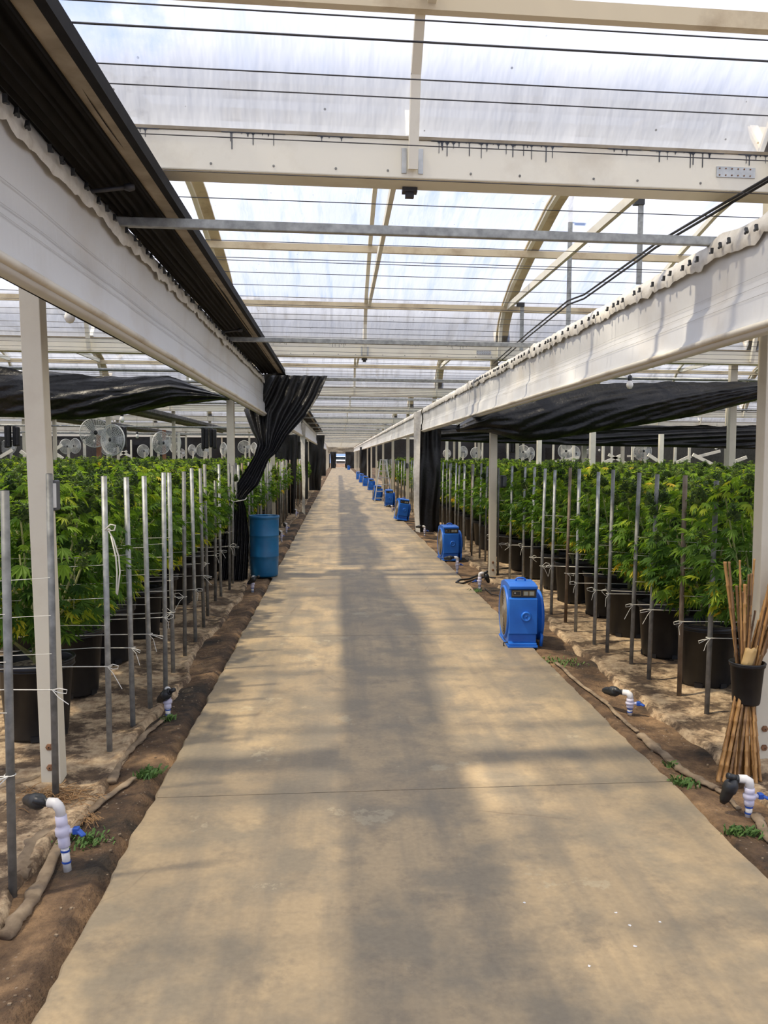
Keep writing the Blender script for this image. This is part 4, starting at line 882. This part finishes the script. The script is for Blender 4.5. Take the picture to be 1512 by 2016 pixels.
def plant_meshes(seed, nl, nb):
    g = random.Random(seed); ml, mb_, ms_ = MB(), MB(), MB()
    ms_.tube([(0, 0, .36), (.01, .01, .6), (0, .02, 1.2)], [.014, .012, .006], 6)
    for q in range(9):
        a = q * 0.698 + g.uniform(-.3, .3); r = g.uniform(.25, .45); h = g.uniform(1.1, 1.4)
        ms_.tube([(0, 0, .44 + .03 * q), (r * .55 * math.cos(a), r * .55 * math.sin(a), .62 + .04 * q), (r * math.cos(a), r * math.sin(a), h)], [.009, .008, .004], 5)
    for q in range(nl):
        z = g.uniform(.68, 1.50) if g.random() > .12 else g.uniform(.58, .8)
        a = g.uniform(0, 6.283); r = env(z) * math.sqrt(g.uniform(.25, 1.0)) * (1 + .14 * math.sin(3 * a + seed))
        size = g.uniform(.060, .115) * (1.1 if z < 1.1 else .8)
        tn = g.gauss(.26, .13) + max(0, z - 1.02) * .80  # limer with height: younger top growth, plus sunlit tops painted into the tint
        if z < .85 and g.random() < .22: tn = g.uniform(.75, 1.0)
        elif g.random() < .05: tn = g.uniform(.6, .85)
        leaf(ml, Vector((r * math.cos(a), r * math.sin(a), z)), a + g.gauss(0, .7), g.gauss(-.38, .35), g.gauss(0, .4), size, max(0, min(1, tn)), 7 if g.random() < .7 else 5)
    for q in range(nb):
        if q < nb * .75: z = g.uniform(1.28, 1.44)
        else: z = g.uniform(.95, 1.3)
        a = g.uniform(0, 6.283); r = env(z) * math.sqrt(g.uniform(.05, 1.1)); hh = g.uniform(.07, .16) * (1 if z > 1.25 else .7); wd = g.uniform(.022, .038)
        c = Vector((r * math.cos(a), r * math.sin(a), z)); tb = g.uniform(.1, .6); lean = Vector((math.cos(a), math.sin(a), 0)) * .12
        for k in range(34):
            s = k / 34; p = c + (Vector((0, 0, 1)) + lean) * (hh * s); aa = k * 2.4 + g.uniform(-.2, .2); rr = wd * (1 - .75 * s)
            d = Vector((math.cos(aa), math.sin(aa), .55)).normalized(); L = rr * 1.7; sd = d.cross(Vector((0, 0, 1))).normalized()
            b = len(mb_.v); mb_.v += [tuple(p), tuple(p + d * L * .6 + sd * L * .42), tuple(p + d * L + Vector((0, 0, L * .35))), tuple(p + d * L * .6 - sd * L * .42)]
            mb_.f += [(b, b + 1, b + 2), (b, b + 2, b + 3)]; mb_.t += [max(0, min(1, tb + g.uniform(-.15, .3)))] * 4
        for k in range(5):
            leaf(ml, c + Vector((0, 0, hh * g.random())), a + g.uniform(-2, 2), g.uniform(-.1, .6), 0, g.uniform(.04, .075), g.uniform(.35, .7), 3)
    return ml, mb_, ms_
PROT = []
for s in range(6):
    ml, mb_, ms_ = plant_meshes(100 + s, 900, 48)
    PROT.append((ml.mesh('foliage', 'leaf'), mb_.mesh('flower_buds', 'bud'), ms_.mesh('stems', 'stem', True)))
ml, mb_, ms_ = plant_meshes(300, 90, 14)
# hanging single leaves for the nearest plants
LV = []
for s, tn in ((0, .30), (1, .42), (2, .55), (3, .82), (4, 1.0)):
    m = MB(); leaf(m, Vector((0, 0, 0)), 0, -.55, 0, .125, tn, 7); m.tube([(0, 0, 0), (-.05, 0, .035)], .0018, 4); m.t += [tn] * (len(m.v) - len(m.t)); LV.append(m.mesh('fan_leaf', 'leaf'))
pot_me = (MB().lathe([(0.0005, 0.0), (0.148, 0.0), (0.152, 0.012), (0.178, 0.36), (0.186, 0.362), (0.189, 0.372), (0.188, 0.400), (0.180, 0.402), (0.176, 0.39), (0.172, 0.33)], 32).mesh('body', 'pot_plastic', True),
          MB().tube([(0.187 * math.cos(a), 0.187 * math.sin(a), 0.398) for a in [k * math.pi / 18 for k in range(36)]], 0.007, 6, closed=True).tube([(0.187 * math.cos(a), 0.187 * math.sin(a), 0.364) for a in [k * math.pi / 18 for k in range(36)]], 0.004, 5, closed=True).mesh('rim', 'pot_plastic', True),
          MB().lathe([(0.0005, 0.372), (0.06, 0.374), (0.12, 0.366), (0.175, 0.352)], 24).mesh('soil', 'potting_soil', True),
          MB().box((0, 0, 0), (0.05, 0.012, 0.03)).mesh('drain_foot', 'pot_plastic'))
def part(name, me, parent, loc=(0, 0, 0), rz=0):
    o = bpy.data.objects.new(name, me); COL.objects.link(o); o.parent = parent; o.location = loc; o.rotation_euler = (0, 0, rz); return o
spots = []
for side in (-1, 1):
    for c in range(13):
        x = (-1.71 if side < 0 else 2.60) + side * 0.84 * c
        y = (4.66 if c == 0 else 3.82) if side < 0 else 4.74
        while y < 46:
            yy = y + U(-.06, .06) + (0.42 if c % 2 else 0); xx = x + U(-.05, .05)
            q = proj((xx, yy, 1.2)); ql = proj((xx - .5, yy, 1.2)); qr = proj((xx + .5, yy, 1.2))
            if q and ql and qr and qr[0] > -10 and ql[0] < 1522 and not (side > 0 and 9.9 < yy < 10.2 and c == 0): spots.append((yy * (1 + 0.10 * c) + c * 1.2, side, c, xx, yy))
            y += 0.84
near_used = {}
spots.sort(); ind, rest = spots[:296], spots[296:]
for n, (_, side, c, x, y) in enumerate(ind):
    sn = 'barrel' if side < 0 else 'blower'; front = c == 0; sc = U(.95, 1.05)
    p = thing('potted_plant', ('bushy green plant in the front row beside the steel stakes on the %s side' if front else 'bushy green plant behind the front row on the %s side') % sn, 'plant', (x, y, 0.0), U(0, 6.28), ('front row plants ' if front else 'inner plants ') + sn + ' side')
    if front:
        near_ = [('just behind the bolted post', -1, 4.2, 5.0), ('second one past the bolted post by the loose cream tie', -1, 5.0, 5.9), ('brushing the gathered black curtain', -1, 10.2, 11.1), ('right behind the bamboo canes', 1, 4.0, 5.0), ('abreast of the lone blue blower', 1, 6.5, 7.3), ('beside the tall black door curtain', 1, 16.6, 17.5)]
        for ph, sd_, ya_, yb_ in near_:
            if side == sd_ and ya_ <= y < yb_: p['label'] = 'bushy green plant ' + ph; del p['group']; near_used.setdefault(ph, []).append(p)
    p.scale = (1, 1, sc * .955 if front else sc * .945)
    fo, bu, stm = PROT[n % 6]
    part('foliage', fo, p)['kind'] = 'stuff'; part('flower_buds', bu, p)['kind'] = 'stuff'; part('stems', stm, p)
    if c <= 1 and y < 9.5:
        for k in range(16):
            a = U(0, 6.28); z = U(.62, 1.2); r = env(z) * U(.85, 1.05)
            o = part('fan_leaf', LV[random.choice((0, 0, 1, 1, 2, 3, 4) if z < .8 else (0, 0, 1, 1, 2))], p, (r * math.cos(a), r * math.sin(a), z), a); s = U(.8, 1.25); o.scale = (s, s, s); o.rotation_euler = (U(-.4, .4), U(-.3, .3), a)
    if c <= 1 and y < 24:
        t = thing('nursery_pot', ('black plastic nursery pot in the front row on the %s side' if front else 'black plastic nursery pot in the second row on the %s side') % sn, 'pot', (x, y, gz(x, y) + 0.03), U(0, 6.28), ('front pots ' if front else 'second row pots ') + sn + ' side')
        t.scale = (1.08, 1.08, 1.06)
        for nm, me in zip(('body', 'rim', 'soil'), pot_me): part(nm, me, t)
        if y < 10:
            for k in range(6): a = k * math.pi / 3; part('drain_foot', pot_me[3], t, (0.15 * math.cos(a), 0.15 * math.sin(a), 0.012), a + math.pi / 2)
for side in (-1, 1):
    L = [s for s in rest if s[1] == side]; sn = 'barrel' if side < 0 else 'blower'
    cpy = thing('plant_canopy', 'sea of far off green plants on the %s side' % sn, 'plants', (side * 6.0, 30, 0), kind='stuff')
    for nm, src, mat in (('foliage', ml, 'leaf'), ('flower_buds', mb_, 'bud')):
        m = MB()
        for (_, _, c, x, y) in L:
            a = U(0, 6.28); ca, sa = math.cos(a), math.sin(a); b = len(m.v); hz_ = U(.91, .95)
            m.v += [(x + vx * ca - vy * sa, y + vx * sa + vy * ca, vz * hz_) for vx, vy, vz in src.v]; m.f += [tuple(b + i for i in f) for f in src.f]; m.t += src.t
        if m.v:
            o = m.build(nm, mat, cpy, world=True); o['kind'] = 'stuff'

for ph, L in near_used.items():
    if len(L) > 1:
        for p in L: p['group'] = 'plants ' + ph
# ------------------------------------------------------------------ things on the ground
def roll(pts, rad, label, name='cloth_roll', mat='sacking', seed=0):
    P = [Vector(p) for p in pts]; q = []; rr = []
    N = len(P) * 6
    for i in range(N + 1):
        t = i / N * (len(P) - 1); k = min(int(t), len(P) - 2); p = P[k].lerp(P[k + 1], t - k)
        q.append(p + Vector((0.01 * nz(t * 2, seed), 0.01 * nz(t * 2, seed, 4), 0.006 * nz(t * 3, seed, 9)))); rr.append(rad[0] * lerp(1, rad[1], i / N) * (1 + .3 * nz(t * 2.2, seed, 1)))
    m = MB().tube(q, rr, 12); k12 = len(q)
    for i in range(k12):
        for j in range(12):
            v = Vector(m.v[i * 12 + j]); c = q[i]; d = v - c; w = 1 + .45 * nz(i * .5 + seed, j * .9, 3) + .2 * nz(i * 1.7, j * 2, seed)
            m.v[i * 12 + j] = (c.x + d.x * w * 1.25, c.y + d.y * w * 1.25, c.z + d.z * w * .62)
    return tag(m.build(name, mat, smooth=True), label, 'cloth')
def g2(px, py, z=0.015): p = onZ(px, py, 0.0); p.z = gz(p.x, p.y) + z; return p
roll([g2(8, 1830), g2(45, 1790), g2(85, 1720), g2(120, 1650), g2(165, 1600), g2(215, 1560), g2(265, 1530)], (0.024, .5), 'frayed tan sacking roll lying behind the nearest valve riser on the barrel side', seed=1)
m = MB()
rs = random.Random(3)
for q in range(46):
    p = g2(172 + rs.uniform(-12, 12), 1612 + rs.uniform(-10, 8), .03); d = Vector((rs.uniform(-.02, .06), rs.uniform(-.07, 0), rs.uniform(-.02, .03))); m.tube([p, p + d * .6 + Vector((0, 0, .01)), p + d], .0012, 3)
o = m.build('frayed_threads', 'straw'); tag(o, 'frayed threads sticking out of the sacking roll', 'threads', kind='stuff')
roll([g2(35, 1722), g2(60, 1660), g2(95, 1635), g2(120, 1622)], (0.028, .7), 'short tan cloth fold between steel stake and nearest riser', seed=2)
roll([g2(218, 1535), g2(235, 1490), g2(262, 1462), g2(295, 1435), g2(325, 1412)], (0.022, .5), 'thin tan cloth fold leading to the riser with slanting filter', seed=3)
roll([g2(1262, 1448), g2(1300, 1478), g2(1340, 1510), g2(1380, 1535), g2(1410, 1548)], (0.024, .7), 'pale tan cloth fold along the path edge before the bamboo canes', seed=4)
roll([g2(1095, 1305), g2(1140, 1345), g2(1190, 1380), g2(1215, 1405), g2(1255, 1440)], (0.012, .9), 'thin cloth hem along the wet soil beyond the bamboo canes', seed=5)
roll([g2(1400, 1540), g2(1430, 1562), g2(1455, 1590)], (0.012, .8), 'dark twisted cloth end beside the riser below the canes', seed=6)
roll([g2(1488, 1600), g2(1500, 1625), g2(1518, 1655)], (0.02, .8), 'tan cloth fold leaving the riser below the canes', seed=7)
roll([g2(0, 1552), g2(50, 1540), g2(85, 1528)], (0.016, .8), 'tan cloth fold at the foot of the bolted post', seed=9)
m = MB(); ctr = g2(112, 1575, .02)
for q in range(170):
    p = ctr + Vector((rs.gauss(0, .075), rs.gauss(0, .05), rs.uniform(0, .03))); a = rs.uniform(0, 6.28); d = Vector((math.cos(a), math.sin(a), rs.uniform(-.1, .3))) * rs.uniform(.02, .055)
    m.tube([p - d, p + Vector((0, 0, .008)), p + d], .002, 3)
o = m.build('root_litter', 'straw'); tag(o, 'clump of brown fibrous litter between the bolted post and the nearest riser', 'litter', kind='stuff')
# small weeds
def weed(px, py, n, sp, label, hgt=.03):
    m = MB(); c = g2(px, py, 0)
    for q in range(n):
        p = c + Vector((rs.gauss(0, sp), rs.gauss(0, sp * .8), 0)); p.z = max(gz(p.x, p.y), -.02); a = rs.uniform(0, 6.28); h = rs.uniform(.5, 1) * hgt; d = Vector((math.cos(a), math.sin(a), 0)); s = Vector((-d.y, d.x, 0)) * .004
        m.face([p - s, p + s, p + d * h * .5 + s * .8 + Vector((0, 0, h)), p + d * h - s * .3 + Vector((0, 0, h * 1.1))])
    o = m.build('weed_tuft', 'grass'); tag(o, label, 'weed', kind='stuff')
weed(290, 1523, 150, .03, 'bright grass tuft at the end of the sacking roll', .035)
weed(332, 1412, 50, .015, 'small weed under the riser with slanting filter')
weed(1345, 1540, 110, .035, 'weed patch between the path and the pale cloth fold')
weed(1448, 1635, 60, .022, 'weed at the path edge below the riser under the canes')
weed(1482, 1636, 70, .022, 'round weed beside the tan fold below the canes')
weed(1325, 1503, 40, .02, 'sparse weed between the cloth fold and the concrete')
weed(935, 1162, 60, .05, 'grass patch at the hose loop behind the lone blower')
weed(1100, 1300, 160, .09, 'mossy weeds on the wet soil by the lone blower', .02)
weed(170, 1650, 160, .05, 'dark weeds in the wet hollow behind the nearest riser', .02)
m = MB()
for q in range(420):
    left = rs.random() < .6; y = rs.uniform(2.2, 8); x = rs.uniform(-1.6, -.86) if left else rs.uniform(1.66, 2.7); s = rs.uniform(.002, .006); z = gz(x, y)
    m.box((x, y, z + s * .4 + (.012 if abs(x) > 1.1 else 0)), (s * 2, s * 1.6, s), Matrix.Rotation(rs.uniform(0, 3), 3, 'Z'))
o = m.build('gravel_bits', 'sacking'); tag(o, 'scattered pale gravel bits and litter on the soil edges', 'gravel', kind='stuff')
for k, (px, py) in enumerate(((1032, 1777), (1213, 1797), (1240, 1822), (1250, 1863), (1160, 1902), (1299, 1815))):
    p = onZ(px, py, 0.0); m = MB(); n0 = 7
    m.v = [(p.x + math.cos(a * .9) * rs.uniform(.003, .008), p.y + math.sin(a * .9) * rs.uniform(.003, .008), .001) for a in range(n0)] + [(p.x, p.y, .003)]
    m.f = [(i, (i + 1) % n0, n0) for i in range(n0)]; o = m.build('paper_scrap', 'pvc'); tag(o, 'tiny white scrap lying on the concrete path', 'scrap', 'white scraps on the path')

# ------------------------------------------------------------------ far end of the house
ye = YEND + 0.4
drape('end_curtain', -1.1, -0.25, 112.4, 2.2, 0.0, 'black_sheet', 'black curtain on the barrel side of the bright far opening', 0.1, 10, 0.75, 31)
drape('end_curtain', 0.95, 2.2, 112, 2.2, 0.0, 'black_sheet', 'black curtain on the blower side of the bright far opening', 0.1, 10, 1, 32)
drape('end_valance', -1.4, 2.2, 112.5, 2.84, 1.95, 'rail_wood', 'brown sagging sheet over the bright far opening', 0.1, 6, 1, 33)
o = MB().box((-12, ye, 1.5), (21.6, 0.1, 3.0)).build('wall_back_left', 'black_sheet'); tag(o, 'dark end wall on the barrel side of the far opening', 'wall', kind='structure')
o = MB().box((14.1, ye, 1.5), (24.6, 0.1, 3.0)).build('wall_back_right', 'black_sheet'); tag(o, 'dark end wall on the blower side of the far opening', 'wall', kind='structure')
o = MB().box((0.3, ye, 2.65), (3.2, 0.1, 0.7)).build('wall_back_lintel', 'rail_wood'); tag(o, 'brown band over the far opening', 'wall', kind='structure')
for s, x in (('left', XL), ('right', XR)):
    o = MB().box((x, YEND / 2, 1.5), (0.06, YEND + 8, 3.0)).build('wall_' + s, 'pale_film'); tag(o, 'pale plastic side wall far off on the %s side' % ('barrel' if s == 'left' else 'blower'), 'wall', kind='structure')
tk = thing('pickup_truck', 'white pickup truck parked outside the far opening of the path', 'truck', (0.35, YEND + 9, 0))
MB().box((0, 0, .75), (1.8, 4.6, .55)).build('body', 'car_white', tk, bevel=.08); cbn = MB().box((0, .1, 1.3), (1.6, 1.8, .6)).build('cab', 'car_white', tk, bevel=.12)
MB().box((0, -.82, 1.33), (1.4, .04, .42)).build('windscreen', 'car_glass', cbn); MB().box((0, -2.32, .78), (1.3, .06, .22)).build('front_grille', 'abs_black', tk)
for x in (-.8, .8):
    for y in (-1.4, 1.4): MB().lathe([(.0005, -.11), (.34, -.11), (.36, 0), (.34, .11), (.0005, .11)], 20, Matrix.Translation((x, y, .36)) @ Matrix.Rotation(math.pi / 2, 4, 'Y')).build('wheel', 'tyre', tk, smooth=True)

# ------------------------------------------------------------------ the house grid runs a little askew to the path
for o in list(SC.objects):
    r = o
    while r.parent is not None: r = r.parent
    if o.type == 'MESH' and r.name.split('.')[0] in ('roof_beam', 'ceiling', 'roof_rafter', 'roof_purlin', 'support_wire', 'spreader_bar', 'curtain_pipe', 'concrete_path'):
        x0 = r.location.x if r is not o else 0.0
        for v in o.data.vertices: v.co.y += SKEW * (v.co.x + x0 + 1.4)
